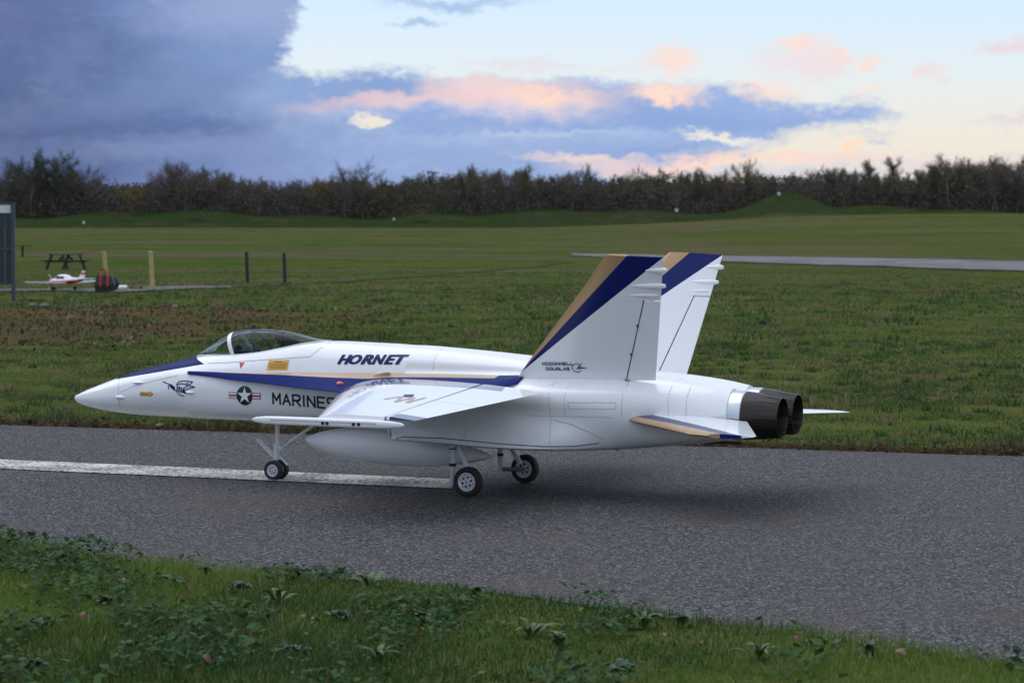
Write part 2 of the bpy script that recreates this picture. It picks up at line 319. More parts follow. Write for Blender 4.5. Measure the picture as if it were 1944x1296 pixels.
# --- fuselage: half sections, 5 upper points (sill or spine to shoulder) + 6 lower points
def ellst(zt, zb, wd, zc):
    P = []
    for k in range(11):
        a = R((0, 16, 32, 47, 62, 86, 106, 126, 145, 163, 180)[k]); s = math.sin(a)**.92; c = math.cos(a)
        P.append((wd*s, zc + (zt-zc)*c if c > 0 else zc + (zc-zb)*c))
    return P
def st(P0, ctrl, L, low):
    P = []
    for k in range(5):
        t = k/4; P.append(tuple((1-t)**2*P0[i]+2*t*(1-t)*ctrl[i]+t*t*L[i] for i in (0, 1)))
    return P + low
lowF = [(.80, 2.16), (.83, 1.92), (.80, 1.66), (.68, 1.44), (.42, 1.31), (0, 1.29)]
stations = [
 (0.0, [(0, 1.655)]*11), (.03, ellst(1.70, 1.60, .05, 1.65)), (.12, ellst(1.735, 1.53, .10, 1.645)), (.33, ellst(1.83, 1.47, .18, 1.65)), (.82, ellst(2.01, 1.385, .32, 1.68)),
 (1.21, ellst(2.15, 1.345, .41, 1.72)), (1.65, ellst(2.29, 1.315, .49, 1.77)), (2.2, ellst(2.43, 1.295, .57, 1.83)), (2.74, ellst(2.545, 1.29, .63, 1.88)),
 (3.14, ellst(2.645, 1.29, .68, 1.93)),
 (3.2, st((0, 2.66), (.35, 2.62), (.66, 2.32), [(.74, 2.12), (.76, 1.9), (.72, 1.62), (.58, 1.41), (.34, 1.305), (0, 1.29)])),
 (3.45, st((.27, 2.70), (.48, 2.64), (.68, 2.35), [(.76, 2.13), (.78, 1.9), (.74, 1.64), (.61, 1.42), (.37, 1.305), (0, 1.29)])),
 (3.8, st((.37, 2.71), (.52, 2.66), (.70, 2.37), [(.78, 2.15), (.80, 1.92), (.77, 1.65), (.64, 1.43), (.39, 1.31), (0, 1.29)])),
 (4.3, st((.43, 2.73), (.56, 2.68), (.72, 2.40), lowF)), (4.9, st((.45, 2.79), (.60, 2.70), (.73, 2.41), lowF)),
 (5.6, st((.42, 2.92), (.62, 2.78), (.74, 2.42), lowF)), (6.1, st((.33, 3.025), (.60, 2.92), (.74, 2.425), lowF)),
 (6.4, st((.19, 3.062), (.55, 3.02), (.74, 2.43), lowF)), (6.55, st((0, 3.07), (.55, 3.06), (.74, 2.43), lowF)),
 (7.44, st((0, 3.05), (.60, 3.04), (.74, 2.44), lowF)), (8.2, st((0, 3.03), (.62, 3.02), (.74, 2.45), lowF)),
 (8.62, st((0, 3.01), (.62, 3.0), (.74, 2.45), lowF)),
 (8.68, st((0, 3.01), (.62, 3.0), (.74, 2.45), [(1.30, 2.16), (1.45, 1.98), (1.47, 1.6), (1.45, 1.22), (1.34, 1.10), (0, 1.10)])),
 (9.7, st((0, 2.96), (.63, 2.95), (.75, 2.46), [(1.34, 2.19), (1.50, 2.0), (1.49, 1.66), (1.60, 1.21), (1.48, 1.07), (0, 1.07)])),
 (11.2, st((0, 2.84), (.62, 2.85), (.82, 2.48), [(1.44, 2.25), (1.55, 2.02), (1.50, 1.68), (1.68, 1.17), (1.52, 1.01), (0, 1.01)])),
 (12.3, st((0, 2.70), (.62, 2.76), (.90, 2.48), [(1.42, 2.27), (1.55, 2.02), (1.49, 1.66), (1.60, 1.16), (1.40, 1.0), (0, 1.0)])),
 (13.4, st((0, 2.58), (.60, 2.68), (.94, 2.46), [(1.36, 2.28), (1.50, 2.0), (1.46, 1.6), (1.26, 1.2), (.95, 1.03), (0, 1.04)])),
 (14.6, st((0, 2.34), (.55, 2.62), (.92, 2.38), [(1.22, 2.18), (1.30, 1.9), (1.22, 1.5), (1.02, 1.22), (.6, 1.12), (0, 1.16)])),
 (15.3, st((0, 2.20), (.50, 2.58), (.91, 2.27), [(1.10, 2.06), (1.14, 1.82), (1.07, 1.48), (.84, 1.27), (.46, 1.21), (0, 1.34)])),
 (15.84, st((.03, 1.98), (.45, 2.545), (.90, 2.13), [(1.01, 1.96), (1.04, 1.76), (.97, 1.48), (.78, 1.31), (.40, 1.29), (.03, 1.52)])),
]
xs = [s[0] for s in stations]
A = np.array([s[1] for s in stations], float)          # stations x 11 x 2
xq = sorted(set(np.round(np.concatenate([np.linspace(0, .4, 10), np.linspace(.4, 3.1, 24), np.linspace(3.1, 6.6, 50), np.linspace(6.6, 8.6, 14), [8.62, 8.64, 8.66, 8.68], np.linspace(8.8, 15.84, 60)]), 4)))
grid = np.zeros((len(xq), 11, 2))
for k in range(11):
    for c in (0, 1): grid[:, k, c] = pchip(xs, A[:, k, c], xq)
def smooth_x(G, x, w_, lo, hi):
    out = G.copy()
    for i, xi in enumerate(x):
        if lo < xi < hi and not (8.0 < xi < 9.3):
            ww = min(w_, (xi-lo)*.8+.02, abs(xi-8.3)*.8+.03 if xi < 8.3 else 9, abs(xi-9.0)*.8+.03 if xi > 9 else 9)
            k = np.exp(-.5*((np.array(x)-xi)/ww)**2)*np.gradient(np.array(x)); out[i] = (G*k[:, None, None]).sum(0)/k.sum()
    return out
grid = smooth_x(grid, xq, .22, .12, 15.4)
SUBS = 4; HW = 10*SUBS+1
V = []; half = []
for i, x in enumerate(xq):
    P = crom(list(grid[i]), SUBS); P = [(max(p[0], 0.0), p[1]) for p in P]
    half.append(P)
W2 = 2*HW
for i, x in enumerate(xq):
    for y, z in half[i]: V.append((x, -y, z))
    for y, z in half[i]: V.append((x, y, z))
F = []; FM = []
for i in range(len(xq)-1):
    for k in range(HW-1):
        a = i*W2+k; F.append((a, a+1, a+W2+1, a+W2)); FM.append(1 if 8.61 < xq[i] < 8.68 and 17 < k < 36 else 0)
        a += HW; F.append((a, a+W2, a+W2+1, a+1)); FM.append(1 if 8.61 < xq[i] < 8.68 and 17 < k < 36 else 0)
n0 = (len(xq)-1)*W2
F.append(tuple(n0+k for k in range(HW))+tuple(n0+HW+k for k in range(HW-1, -1, -1))); FM.append(0)
fus = mk('fuselage', V, F, [M_body, M_dark], jet, True, FM, 50)
bm = bmesh.new(); bm.from_mesh(fus.data); bmesh.ops.remove_doubles(bm, verts=bm.verts, dist=.0005); bm.to_mesh(fus.data); bm.free()
fus.data.set_sharp_from_angle(angle=R(50))
body_tree = BVHTree.FromPolygons(V, F)

# --- leading edge extension / shoulder on each side
edgeU = [(355, 709.5, .72), (400, 714.5, .82), (430, 719, .90), (500, 727, 1.08), (560, 735, 1.28), (600, 739.5, 1.44), (640, 743.5, 1.66), (662, 745.5, 1.80)]
ex = [J(u, v, -y) for u, v, y in edgeU]
EX = [p.x for p in ex] + [8.5, 9.6, 11.0, 11.45]; EY = [y for _, _, y in edgeU] + [1.80, 1.80, 1.80, 1.35]; EZ = [p.z for p in ex] + [2.19, 2.235, 2.25, 2.34]
LX = np.linspace(EX[0], 11.45, 70); LY = pchip(EX, EY, LX); LZ = pchip(EX, EZ, LX)
IX = [3.3, 5.8, 8.05, 11.5]; IZ = np.interp(LX, IX, [2.36, 2.435, 2.46, 2.50]); IY = np.interp(LX, [3.3, 4.3, 11, 11.6], [.62, .66, .66, .78])
for sgn in (-1, 1):
    V = []; F = []; FM = []; K = 11
    for i in range(len(LX)):
        for k in range(K):
            t = k/(K-1); V.append((LX[i], sgn*(IY[i]+(LY[i]-IY[i])*t), IZ[i]+(LZ[i]-IZ[i])*t + .03*math.sin(math.pi*t)))
        th = .02 + .10*min(1, (LX[i]-3.3)/2.5)
        for k in range(K):
            t = 1-k/(K-1); V.append((LX[i], sgn*(IY[i]+(LY[i]-IY[i])*t), IZ[i]+(LZ[i]-IZ[i])*t - th*(1-t)**.8 - .012 + .0*t))
    W = 2*K
    for i in range(len(LX)-1):
        for k in range(W):
            a = i*W+k; b = i*W+(k+1) % W; f = (a, b, b+W, a+W)
            F.append(f if sgn > 0 else f[::-1]); FM.append(1 if k < 4 and i < 64 else (0 if k < K else 2))
    F += [tuple(range(W)), tuple(range((len(LX)-1)*W, len(LX)*W))[::-1]]; FM += [0, 0]
    mk('wing_root_extension', V, F, [M_blue, M_gold, M_white], jet, True, FM, 40)
    # small gold fence on it
    m = MB(); zf = 2.43; m.add([(8.0, sgn*.93, zf-.02), (8.42, sgn*.95, zf-.02), (8.42, sgn*.95, zf+.04), (8.36, sgn*.95, zf+.05), (8.0, sgn*.95, zf), (8.0, sgn*.97, zf-.02), (8.42, sgn*.97, zf-.02), (8.42, sgn*.97, zf+.04), (8.36, sgn*.97, zf+.05)],
        [(0, 1, 2, 3, 4), (5, 4, 3, 8), (5, 8, 7, 6), (3, 2, 7, 8), (1, 6, 7, 2)])
    m.build('strake_fence', M_gold, jet, False)

# intake lips
for sgn in (-1, 1):
    m = MB(); m.tube([(8.60, sgn*1.30, 2.10), (8.60, sgn*1.42, 1.98), (8.60, sgn*1.45, 1.62), (8.62, sgn*1.44, 1.25), (8.64, sgn*1.34, 1.12), (8.64, sgn*1.0, 1.11), (8.64, sgn*.7, 1.12)], .028, 8); m.build('intake_lip', M_white, jet)
# --- wings
def wing_pt(t, s):       # t chord 0..1, s span 0..1 ; returns x, zmid, half thickness
    le = 7.62 + (9.22-7.62)*s; te = 12.22 + (11.26-12.22)*s; c = te-le; x = le+c*t
    zref = 2.235 + (1.93-2.235)*s
    th = (.155*(1-s)+.055*s) * (2.969*math.sqrt(max(t, 0)) - 1.26*t - 3.516*t*t + 2.843*t**3 - 1.036*t**4)*.95
    droop = -(max(0, .22-t)/.22)**1.6*(.16*(1-s)+.05*s) + .02*math.sin(math.pi*t)*(1-s) - .03*max(0, t-.75)/.25
    return x, zref+droop, th
TC = [0, .004, .012, .025, .05, .08, .12, .17, .23, .3, .38, .46, .54, .62, .7]
TF = [.712, .76, .82, .88, .94, 1.0]
def foil(name, ts, sgn, s0, s1, ns, mats, parent, pf, y0, y1):
    V = []; F = []; n = len(ts)
    for j in range(ns+1):
        s = s0+(s1-s0)*j/ns; y = y0+(y1-y0)*s
        for t in ts: x, z, h = pf(t, s); V.append((x, sgn*y, z+h))
        for t in ts[::-1]: x, z, h = pf(t, s); V.append((x, sgn*y, z-h-.002))
    W = 2*n
    for j in range(ns):
        for k in range(W):
            a = j*W+k; b = j*W+(k+1) % W; f = (a, b, b+W, a+W); F.append(f if sgn < 0 else f[::-1])
    F += [tuple(range(W)), tuple(range(ns*W, (ns+1)*W))[::-1]]
    return mk(name, V, F, mats, parent, True, None, 40)
for sgn in (-1, 1):
    wg = foil('wing', TC, sgn, 0, 1, 16, M_wing, jet, wing_pt, 1.72, 5.85)
    foil('trailing_edge_flap', TF, sgn, 0, .52, 10, M_wing, jet, wing_pt, 1.72, 5.85)
    foil('aileron', TF, sgn, .524, .985, 8, M_wing, jet, wing_pt, 1.72, 5.85)
    foil('flap_hinge_gap', [.70, .712], sgn, 0, .985, 1, M_gap, jet, lambda t, s: (wing_pt(t, s)[0], wing_pt(t, s)[1], wing_pt(t, s)[2]-.012), 1.72, 5.85)
    m = MB(); ry = sgn*6.0      # wingtip launch rail
    for (z0, prof) in ((1.83, [(7.90, .004), (7.93, .03), (8.02, .055), (8.2, .075), (8.5, .082), (10.4, .082), (10.85, .07), (11.08, .045), (11.15, .01)]),):
        V = []; n = 16
        for x, r in prof:
            for k in range(n):
                a = 2*math.pi*k/n; cy, cz = math.cos(a), math.sin(a)
                e = .55; V.append((x, ry+.085*(r/.082)*math.copysign(abs(cy)**e, cy), z0+r*math.copysign(abs(cz)**e, cz)+.01*(11-x)/3))
        m.add(V, [(i*n+k, i*n+(k+1) % n, (i+1)*n+(k+1) % n, (i+1)*n+k)[::sgn] for i in range(len(prof)-1) for k in range(n)])
    rail = m.build('launch_rail', M_white, jet, True, 50)
    m = MB(); m.add([(8.35, ry+sgn*.089, 1.845), (10.6, ry+sgn*.089, 1.837), (10.6, ry+sgn*.089, 1.857), (8.35, ry+sgn*.089, 1.866)], [(0, 1, 2, 3)]); m.build('rail_groove', M_line, rail, False)
    for hx in (9.48, 9.57, 10.13, 10.24):
        m = MB(); m.lathe((hx, ry+sgn*.07, 1.825), (0, sgn, 0), [(0, .034), (.026, .034), (.026, .0001)], 14); m.build('bolt_hole', M_dark, rail)
    m = MB(); m.box((10.0, sgn*5.88, 1.86), (1.5, .10, .05)); m.build('tip_fairing', M_white, jet)

# --- canopy
CX = [3.14, 3.34, 3.68, 4.01, 4.21, 4.61, 4.87, 5.26, 5.65, 6.04, 6.32, 6.56]; CZ = [2.65, 2.76, 2.96, 3.15, 3.23, 3.28, 3.29, 3.27, 3.21, 3.12, 3.075, 3.068]
SX = [3.14, 3.2, 3.45, 3.8, 4.3, 4.9, 5.6, 6.1, 6.4, 6.56]; SY = [0, 0.02, .27, .37, .43, .45, .42, .33, .19, 0.0]; SZ = [2.645, 2.66, 2.70, 2.71, 2.73, 2.79, 2.92, 3.025, 3.062, 3.067]
def cano(x, t, off=0.0):     # t in -1..1 across
    ys = float(pchip(SX, SY, [x])[0]); zs = float(pchip(SX, SZ, [x])[0]); zt = max(float(pchip(CX, CZ, [x])[0]), zs)
    a = t*math.pi/2; return Vector((x, (ys+off)*math.sin(a)*(1+.06*math.cos(a)), zs + (zt-zs+off)*math.cos(a)**.9 if abs(t) < .999 else zs))
def cano_part(name, x0f, x1f, mats, nx=22, ntt=18, off=0.0):
    V = []; F = []
    for i in range(nx+1):
        for k in range(ntt+1):
            t = -1+2*k/ntt; q = abs(t)**2; x0, x1 = x0f(q), x1f(q); V.append(cano(x0+(x1-x0)*i/nx, t, off))
    for i in range(nx):
        for k in range(ntt):
            a = i*(ntt+1)+k; F.append((a, a+ntt+1, a+ntt+2, a+1))
    return mk(name, V, F, mats, jet, True)
bowx = lambda q: 4.10+.20*q
cano_part('windshield', lambda q: 3.17, bowx, M_glass); cano_part('canopy_glass', lambda q: bowx(q)+.09, lambda q: 6.54, M_glass)
cano_part('canopy_bow', lambda q: bowx(q)-.005, lambda q: bowx(q)+.095, M_white, 3, 30, .012)
m = MB()
for sy in (-1, 1): m.tube([(float(x), sy*float(pchip(SX, SY, [x])[0]), float(pchip(SX, SZ, [x])[0])-.004) for x in np.linspace(3.2, 6.5, 40)], .014, 6)
m.build('canopy_sill', M_white, jet)
# cockpit tub
m = MB(); T = []
for x in np.linspace(3.3, 6.4, 16):
    ys = max(float(pchip(SX, SY, [x])[0])-.015, .01); zs = float(pchip(SX, SZ, [x])[0])-.02; d = min(.45, (x-3.25)*2, (6.45-x)*2)
    T += [(x, -ys, zs), (x, -ys, zs-d), (x, ys, zs-d), (x, ys, zs)]
m.add(T, [(i*4+k, i*4+k+1, i*4+k+5, i*4+k+4) for i in range(15) for k in range(3)])
m.build('cockpit_tub', mat('dark cockpit paint', (.06, .07, .075, 1), .6), jet, False)
M_ck = mat('grey green cockpit fittings', (.10, .15, .13, 1), .5); M_blk = mat('matt black plastic', (.02, .02, .022, 1), .5)
m = MB(); m.box((4.42, 0, 2.72), (.42, .62, .20)); m.box((4.30, 0, 2.86), (.16, .28, .12)); m.tube([(4.34, -.2, 2.83), (4.36, -.2, 2.95)], .025, 8); m.build('instrument_coaming', M_blk, jet, False)
m = MB(); m.box((4.56, -.22, 2.81), (.14, .16, .20)); m.box((4.74, -.24, 2.80), (.12, .14, .16)); m.box((4.56, .22, 2.81), (.12, .16, .20)); m.box((4.60, 0, 2.90), (.09, .14, .20)); m.build('instrument_box', M_ck, jet, False)
m = MB(); m.box((4.62, -.10, 2.90), (.03, .08, .12)); m.build('display_screen', mat('pale display', (.45, .52, .52, 1), .3), jet, False)
m = MB(); arc = []
for k in range(19):
    a = math.pi*k/18; arc.append((4.93-.34*math.sin(a)**1.3, -.40*math.cos(a), 2.72+.50*math.sin(a)))
m.tube(arc, .018, 8); m.build('inner_canopy_arch', M_blk, jet)
m = MB(); m.box((5.58, 0, 2.86), (.14, .36, .56)); m.box((5.55, 0, 3.07), (.14, .24, .17)); m.box((5.3, 0, 2.60), (.5, .38, .12)); m.build('ejection_seat', M_blk, jet, False)
for q in (-.17, .17): m = MB(); m.box((5.34, q, 2.82), (.05, .05, .34)); m.build('seat_rail', M_ck, jet, False)

# --- fins (leaning outwards)
def yfin(z): return .94 + (z-2.46)*math.tan(R(20))
def fin_pt(t, s):        # s height 0..1
    z = 2.44 + (4.985-2.44)*s
    le = float(np.interp(z, [2.44, 2.89, 4.42, 4.985], [11.30, 11.70, 13.12, 13.60])); te = float(np.interp(z, [2.44, 3.21, 4.16, 4.93, 4.985], [14.32, 14.47, 14.655, 14.80, 14.80]))
    zz = z - (0.0 if s < .99 else .05*max(0, t-.1))
    th = (.075*(1-s)+.035*s)*(2.969*math.sqrt(max(t, 0))-1.26*t-3.516*t*t+2.843*t**3-1.036*t**4)*.9
    return le+(te-le)*t, zz, th
ca, sa = math.cos(R(20)), math.sin(R(20))
def fin_solid(name, quadfn, nu, nv, sgn, mats, parent):   # quadfn(u,v)->(t,s)
    V = []; F = []
    for side in (1, -1):
        for j in range(nv+1):
            for i in range(nu+1):
                t, s = quadfn(i/nu, j/nv); x, z, h = fin_pt(t, s); V.append((x, sgn*(yfin(z)+side*h*ca), z-side*h*sa))
    N1 = (nu+1)*(nv+1); I = lambda i, j, b: b*N1+j*(nu+1)+i
    for j in range(nv):
        for i in range(nu):
            f = (I(i, j, 0), I(i+1, j, 0), I(i+1, j+1, 0), I(i, j+1, 0)); F.append(f[::sgn]); g = (I(i, j, 1), I(i, j+1, 1), I(i+1, j+1, 1), I(i+1, j, 1)); F.append(g[::sgn])
    for i in range(nu):
        F.append((I(i, nv, 0), I(i+1, nv, 0), I(i+1, nv, 1), I(i, nv, 1))[::sgn]); F.append((I(i, 0, 0), I(i, 0, 1), I(i+1, 0, 1), I(i+1, 0, 0))[::sgn])
    for j in range(nv):
        F.append((I(nu, j, 0), I(nu, j, 1), I(nu, j+1, 1), I(nu, j+1, 0))[::sgn]); F.append((I(0, j, 0), I(0, j+1, 0), I(0, j+1, 1), I(0, j, 1))[::sgn])
    return mk(name, V, F, mats, parent, True, None, 40)
S_R = (4.08-2.44)/2.545
def tx(x, s):            # chord fraction of a given x
    a = fin_pt(0, s)[0]; b = fin_pt(1, s)[0]; return (x-a)/(b-a)
def hinge(s): return 13.69 + (14.28-13.69)*(s/S_R)
us = lambda u: (u**1.8)
for sgn in (-1, 1):
    fin_solid('tail_fin', lambda u, v: (us(u)*tx(hinge(v*S_R), v*S_R), v*S_R), 16, 14, sgn, M_fin, jet)
    top = fin_solid('fin_top', lambda u, v: (us(u), S_R+.0008+(1-S_R-.0008)*v), 20, 8, sgn, M_fin, jet)
    rud = fin_solid('rudder', lambda u, v: ((lambda s: tx(hinge(s)+.018, s)+(1-tx(hinge(s)+.018, s))*u)(.006+(S_R-.012)*v), .006+(S_R-.012)*v), 6, 12, sgn, M_fin, jet)
    fin_solid('rudder_gap', lambda u, v: ((lambda s: tx(hinge(s)-.004, s)+(tx(hinge(s)+.022, s)-tx(hinge(s)-.004, s))*u)(S_R*v), S_R*v), 1, 6, sgn, M_gap, jet).scale = (1, 1, 1)
    for (xa, xb, zc, rr) in ((14.40, 14.85, 4.68, .055), (13.98, 14.78, 4.37, .055), (13.80, 14.60, 4.18, .04)):
        m = MB(); pts = []; rad = []
        for q in np.linspace(0, 1, 9):
            pts.append((xa+(xb-xa)*q, sgn*(yfin(zc)+.012), zc)); rad.append(rr*min(1, (q+.02)**.5*1.25)*(1 if q < .98 else .6))
        m.tube(pts, rad, 12); m.build('fin_pod', M_white, top)
    for s in (.30, .62):
        z = 2.44+2.545*s*S_R/.9; ss_ = (z-2.44)/2.545; x = hinge(ss_); m = MB(); m.box((x, sgn*(yfin(z)+.045), z-.01), (.025, .02, .06)); m.build('hinge_bracket', M_gap, rud)
    m = MB(); m.box((13.72, sgn*(yfin(2.46)+.05), 2.455), (.08, .03, .03)); m.build('rudder_horn', M_steel, rud)

# --- tailplanes
def stab_pt(t, s):
    le = 13.60+2.38*s; te = 16.30+.93*s
    if s > .93: le += (s-.93)*4.0; te -= (s-.93)*1.2
    z = 1.70-.10*s; th = (.13*(1-s)+.05*s)*(2.969*math.sqrt(max(t, 0))-1.26*t-3.516*t*t+2.843*t**3-1.036*t**4)*.85
    return le+(te-le)*t, z, th
for sgn in (-1, 1): foil('tailplane', [0, .01, .03, .07, .13, .2, .3, .42, .55, .7, .85, 1], sgn, 0, 1, 14, M_stab, jet, stab_pt, 1.10, 3.38)

# --- nozzles
for sgn in (-1, 1):
    cy = sgn*.52
    m = MB(); m.lathe((15.70, cy, 1.775), (1, 0, 0), [(0, .485), (.12, .497), (.40, .492), (.415, .47), (.44, .46)], 48); m.build('nozzle_ring', M_ring, jet, True, 40)
    m = MB(); m.lathe((16.10, cy, 1.775), (1, 0, -.024), [(0, .47), (.02, .487), (.25, .468), (.5, .435), (.70, .408), (.745, .398), (.75, .385), (.7, .375), (.2, .33)], 60); nz = m.build('exhaust_nozzle', M_noz, jet, True, 30)
    m = MB()
    for k in range(16):
        a = 2*math.pi*k/16; m.tube([(16.14, cy+.478*math.cos(a), 1.775+.478*math.sin(a)), (16.55, cy+.445*math.cos(a), 1.765+.445*math.sin(a)), (16.83, cy+.408*math.cos(a), 1.757+.408*math.sin(a))], .006, 4, cap=False)
    m.build('petal_seam', M_noz, nz)
    m = MB(); m.lathe((16.3, cy, 1.77), (1, 0, 0), [(.1, .36), (.0, .30), (.0, .15), (.18, .10), (.24, .001)], 32); m.build('exhaust_core', mat('sooty metal', (.05, .045, .045, 1), .5, metal=.5), nz)
    m = MB(); m.lathe((16.34, cy, 1.77), (1, 0, 0), [(.0, .22), (.12, .22), (.12, .19), (0, .19)], 28); m.build('turbine_pipe', M_steel, nz)
m = MB(); m.box((15.5, 0, 1.17), (.7, .12, .05)); m.build('tail_hook_fairing', M_noz, jet)

# --- drop tank on the centre line
m = MB(); prof = [(0, .004), (.04, .05), (.15, .12), (.35, .20), (.6, .265), (.95, .33), (1.4, .37), (1.9, .38), (2.5, .375), (3.0, .34), (3.5, .27), (3.95, .17), (4.25, .09), (4.42, .03), (4.45, .004)]
m.lathe((5.90, 0, .90), (1, 0, -.048), prof, 40); tank = m.build('drop_tank', mat('satin white paint', (.84, .83, .82, 1), .42, coat=.1), jet, True, 60)
m = MB(); m.box((8.1, 0, 1.20), (1.35, .10, .28)); m.build('pylon', M_white, jet, False)

# --- landing gear
def wheel(c, r, wd, parent, holes=True, inner=False):
    e = empty_child('wheel', parent, c)
    s = -1 if c[1] < 0 or inner else 1
    m = MB(); rr = r*.60; hw = wd/2
    m.lathe((0, 0, 0), (0, 1, 0), [(-hw*.55, rr), (-hw*.85, rr*1.06), (-hw, r*.80), (-hw*.86, r*.94), (-hw*.5, r*.995), (0, r), (hw*.5, r*.995), (hw*.86, r*.94), (hw, r*.80), (hw*.85, rr*1.06), (hw*.55, rr)], 40)
    m.build('tyre', M_tyre, e)
    m = MB()
    for q in (-1, 1): m.lathe((0, q*hw*.55, 0), (0, q, 0), [(-.02, rr*1.02), (hw*.30, rr*1.04), (hw*.32, rr*.94), (hw*.18, rr*.86), (hw*.10, rr*.80), (hw*.14, rr*.32), (hw*.24, rr*.28), (hw*.26, .001)], 32)
    m.build('rim', M_rim, e)
    m = MB()
    for q in (-1, 1):
        for k in range(6):
            a = 2*math.pi*k/6+.3; m.lathe((rr*.52*math.cos(a), q*hw*.55, rr*.52*math.sin(a)), (0, q, 0), [(0, rr*.14), (hw*.17, rr*.14), (hw*.17, .001)], 10)
            a += math.pi/6; m.lathe((rr*.76*math.cos(a), q*hw*.55, rr*.76*math.sin(a)), (0, q, 0), [(0, rr*.065), (hw*.17, rr*.065), (hw*.17, .001)], 8)
        m.lathe((0, q*hw*.55, 0), (0, q, 0), [(hw*.25, rr*.1), (hw*.28, rr*.1), (hw*.28, .001)], 8)
    m.build('wheel_hole', M_dark, e)
    return e
def empty_child(name, parent, loc):
    o = bpy.data.objects.new(name, None); o.empty_display_size = .1; C.objects.link(o); o.parent = parent; o.location = loc; return o
for y in (-.135, .135): wheel((5.18, y, .215), .215, .15, jet)
m = MB(); m.tube([(5.2, 0, 1.40), (5.2, 0, .74)], .05, 14); m.tube([(5.18, 0, .78), (5.18, 0, .44)], .072, 16); m.tube([(5.18, 0, .76), (5.30, 0, .66), (5.2, 0, .56)], .04, 8); m.build('nose_gear_leg', M_strut, jet)
m = MB(); m.tube([(5.18, 0, .46), (5.18, 0, .20)], .034, 10); m.tube([(5.18, -.13, .215), (5.18, .13, .215)], .028, 10); m.build('nose_gear_axle', M_steel, jet)
m = MB(); m.tube([(6.25, 0, 1.32), (5.5, 0, .83)], .035, 10); m.tube([(5.5, 0, .83), (5.26, 0, .67)], .022, 10); m.build('drag_brace', M_strut, jet)
m = MB()
for q in (-.05, .05): m.bar((4.72, q, .86), (5.12, q, .50), .025)
m.bar((4.72, -.05, .86), (4.72, .05, .86), .03); m.build('launch_bar', M_strut, jet, False)
m = MB(); m.bar((5.22, 0, .55), (5.30, 0, .47), .03); m.bar((5.30, 0, .47), (5.45, 0, .33), .03); m.build('torque_link', M_strut, jet, False)
for sgn in (-1, 1):
    y = sgn*1.50; wheel((10.45, y, .31), .31, .22, jet)
    ys = sgn*1.24
    m = MB(); m.tube([(9.98, ys, 1.12), (9.98, ys, .72)], .065, 14); m.tube([(9.98, ys, .80), (9.98, ys, .30)], .058, 14); m.lathe((9.98, ys, .78), (0, 0, 1), [(-.015, .05), (-.015, .078), (.015, .078), (.015, .05)], 14)
    m.tube([(9.98, ys, .34), (9.98, ys-sgn*.0, .24)], .075, 12); m.build('main_gear_leg', M_strut, jet)
    m = MB(); m.lathe((9.98, ys, .62), (0, 0, 1), [(-.03, .05), (-.03, .072), (.03, .072), (.03, .05)], 14); m.build('strut_collar', M_dark, jet); m = MB(); m.lathe((9.98, ys, .95), (0, 0, 1), [(-.012, .05), (-.012, .074), (.012, .074), (.012, .05)], 14); m.build('strut_collar', M_dark, jet)
    m = MB(); m.tube([(10.12, ys, 1.10), (10.16, ys, .85)], .05, 10); m.tube([(10.15, ys, .92), (10.42, sgn*1.32, .42)], .058, 12); m.build('shock_absorber', M_strut, jet)
    m = MB(); m.tube([(9.98, ys, .31), (10.25, ys, .31), (10.47, ys, .31)], .05, 10); m.tube([(10.45, ys, .31), (10.45, y, .31)], .05, 10); m.build('trailing_arm', mat('dull steel', (.25, .25, .25, 1), .45, metal=.6), jet)
    m = MB(); m.box((10.05, ys, 1.07), (.45, .26, .05)); m.build('gear_bay', M_dark, jet, False)
m = MB(); m.box((3.75, 0, 1.285), (.35, .25, .03)); m.build('belly_vent', M_dark, jet, False)
m = MB(); m.box((13.25, -.3, .985), (.09, .02, .05)); m.build('belly_antenna', M_dark, jet, False)
for u, v, y, r in ((232, 754, .40, (.14, .05, .045)), (267, 726, .42, (.17, .05, .03)), (365, 745, .70, (.12, .04, .03))):
    p = J(u, v, -y)
    for sgn in (-1, 1):
        h = body_tree.ray_cast(Vector((p.x, -3, p.z)), Vector((0, 1, 0)))[0]
        if h: m = MB(); m.ell((p.x, -sgn*h.y*1.0, p.z), r, 12); m.build('sensor_bump', M_white, jet)
p = J(656, 734, -1.3); m = MB(); m.ell((7.42, -1.33, 2.235), (.085, .06, .05), 12); m.build('side_light', M_orange, jet)
m = MB(); m.lathe((1.21, 0, 1.745), (1, 0, 0), [(0, .1), (.0, .2)], 8)

# --- flat markings laid on the surface
def project(bm_, tree, off, mats, name, parent, dirv=(0, 1, 0), cut=.04):
    zs = [v.co.z for v in bm_.verts]; x_ = [v.co.x for v in bm_.verts]
    z = min(zs)+cut
    while z < max(zs):
        bmesh.ops.bisect_plane(bm_, geom=bm_.verts[:]+bm_.edges[:]+bm_.faces[:], plane_co=(0, 0, z), plane_no=(0, 0, 1)); z += cut
    x = min(x_)+cut*3
    while x < max(x_):
        bmesh.ops.bisect_plane(bm_, geom=bm_.verts[:]+bm_.edges[:]+bm_.faces[:], plane_co=(x, 0, 0), plane_no=(1, 0, 0)); x += cut*3
    for v in bm_.verts:
        h, n, i, d = tree.ray_cast(Vector((v.co.x, -4, v.co.z)), Vector(dirv))
        if h is None: h = Vector((v.co.x, v.co.y, v.co.z)); n = Vector((0, -1, 0))
        if n.y > 0: n = -n
        v.co = h + n*off
    bmesh.ops.recalc_face_normals(bm_, faces=bm_.faces)
    me = bpy.data.meshes.new(name)
    for f in bm_.faces:
        if f.normal.y > 0: f.normal_flip()
    bm_.to_mesh(me); bm_.free()
    for q in (mats if isinstance(mats, list) else [mats]): me.materials.append(q)
    return link(bpy.data.objects.new(name, me), parent)
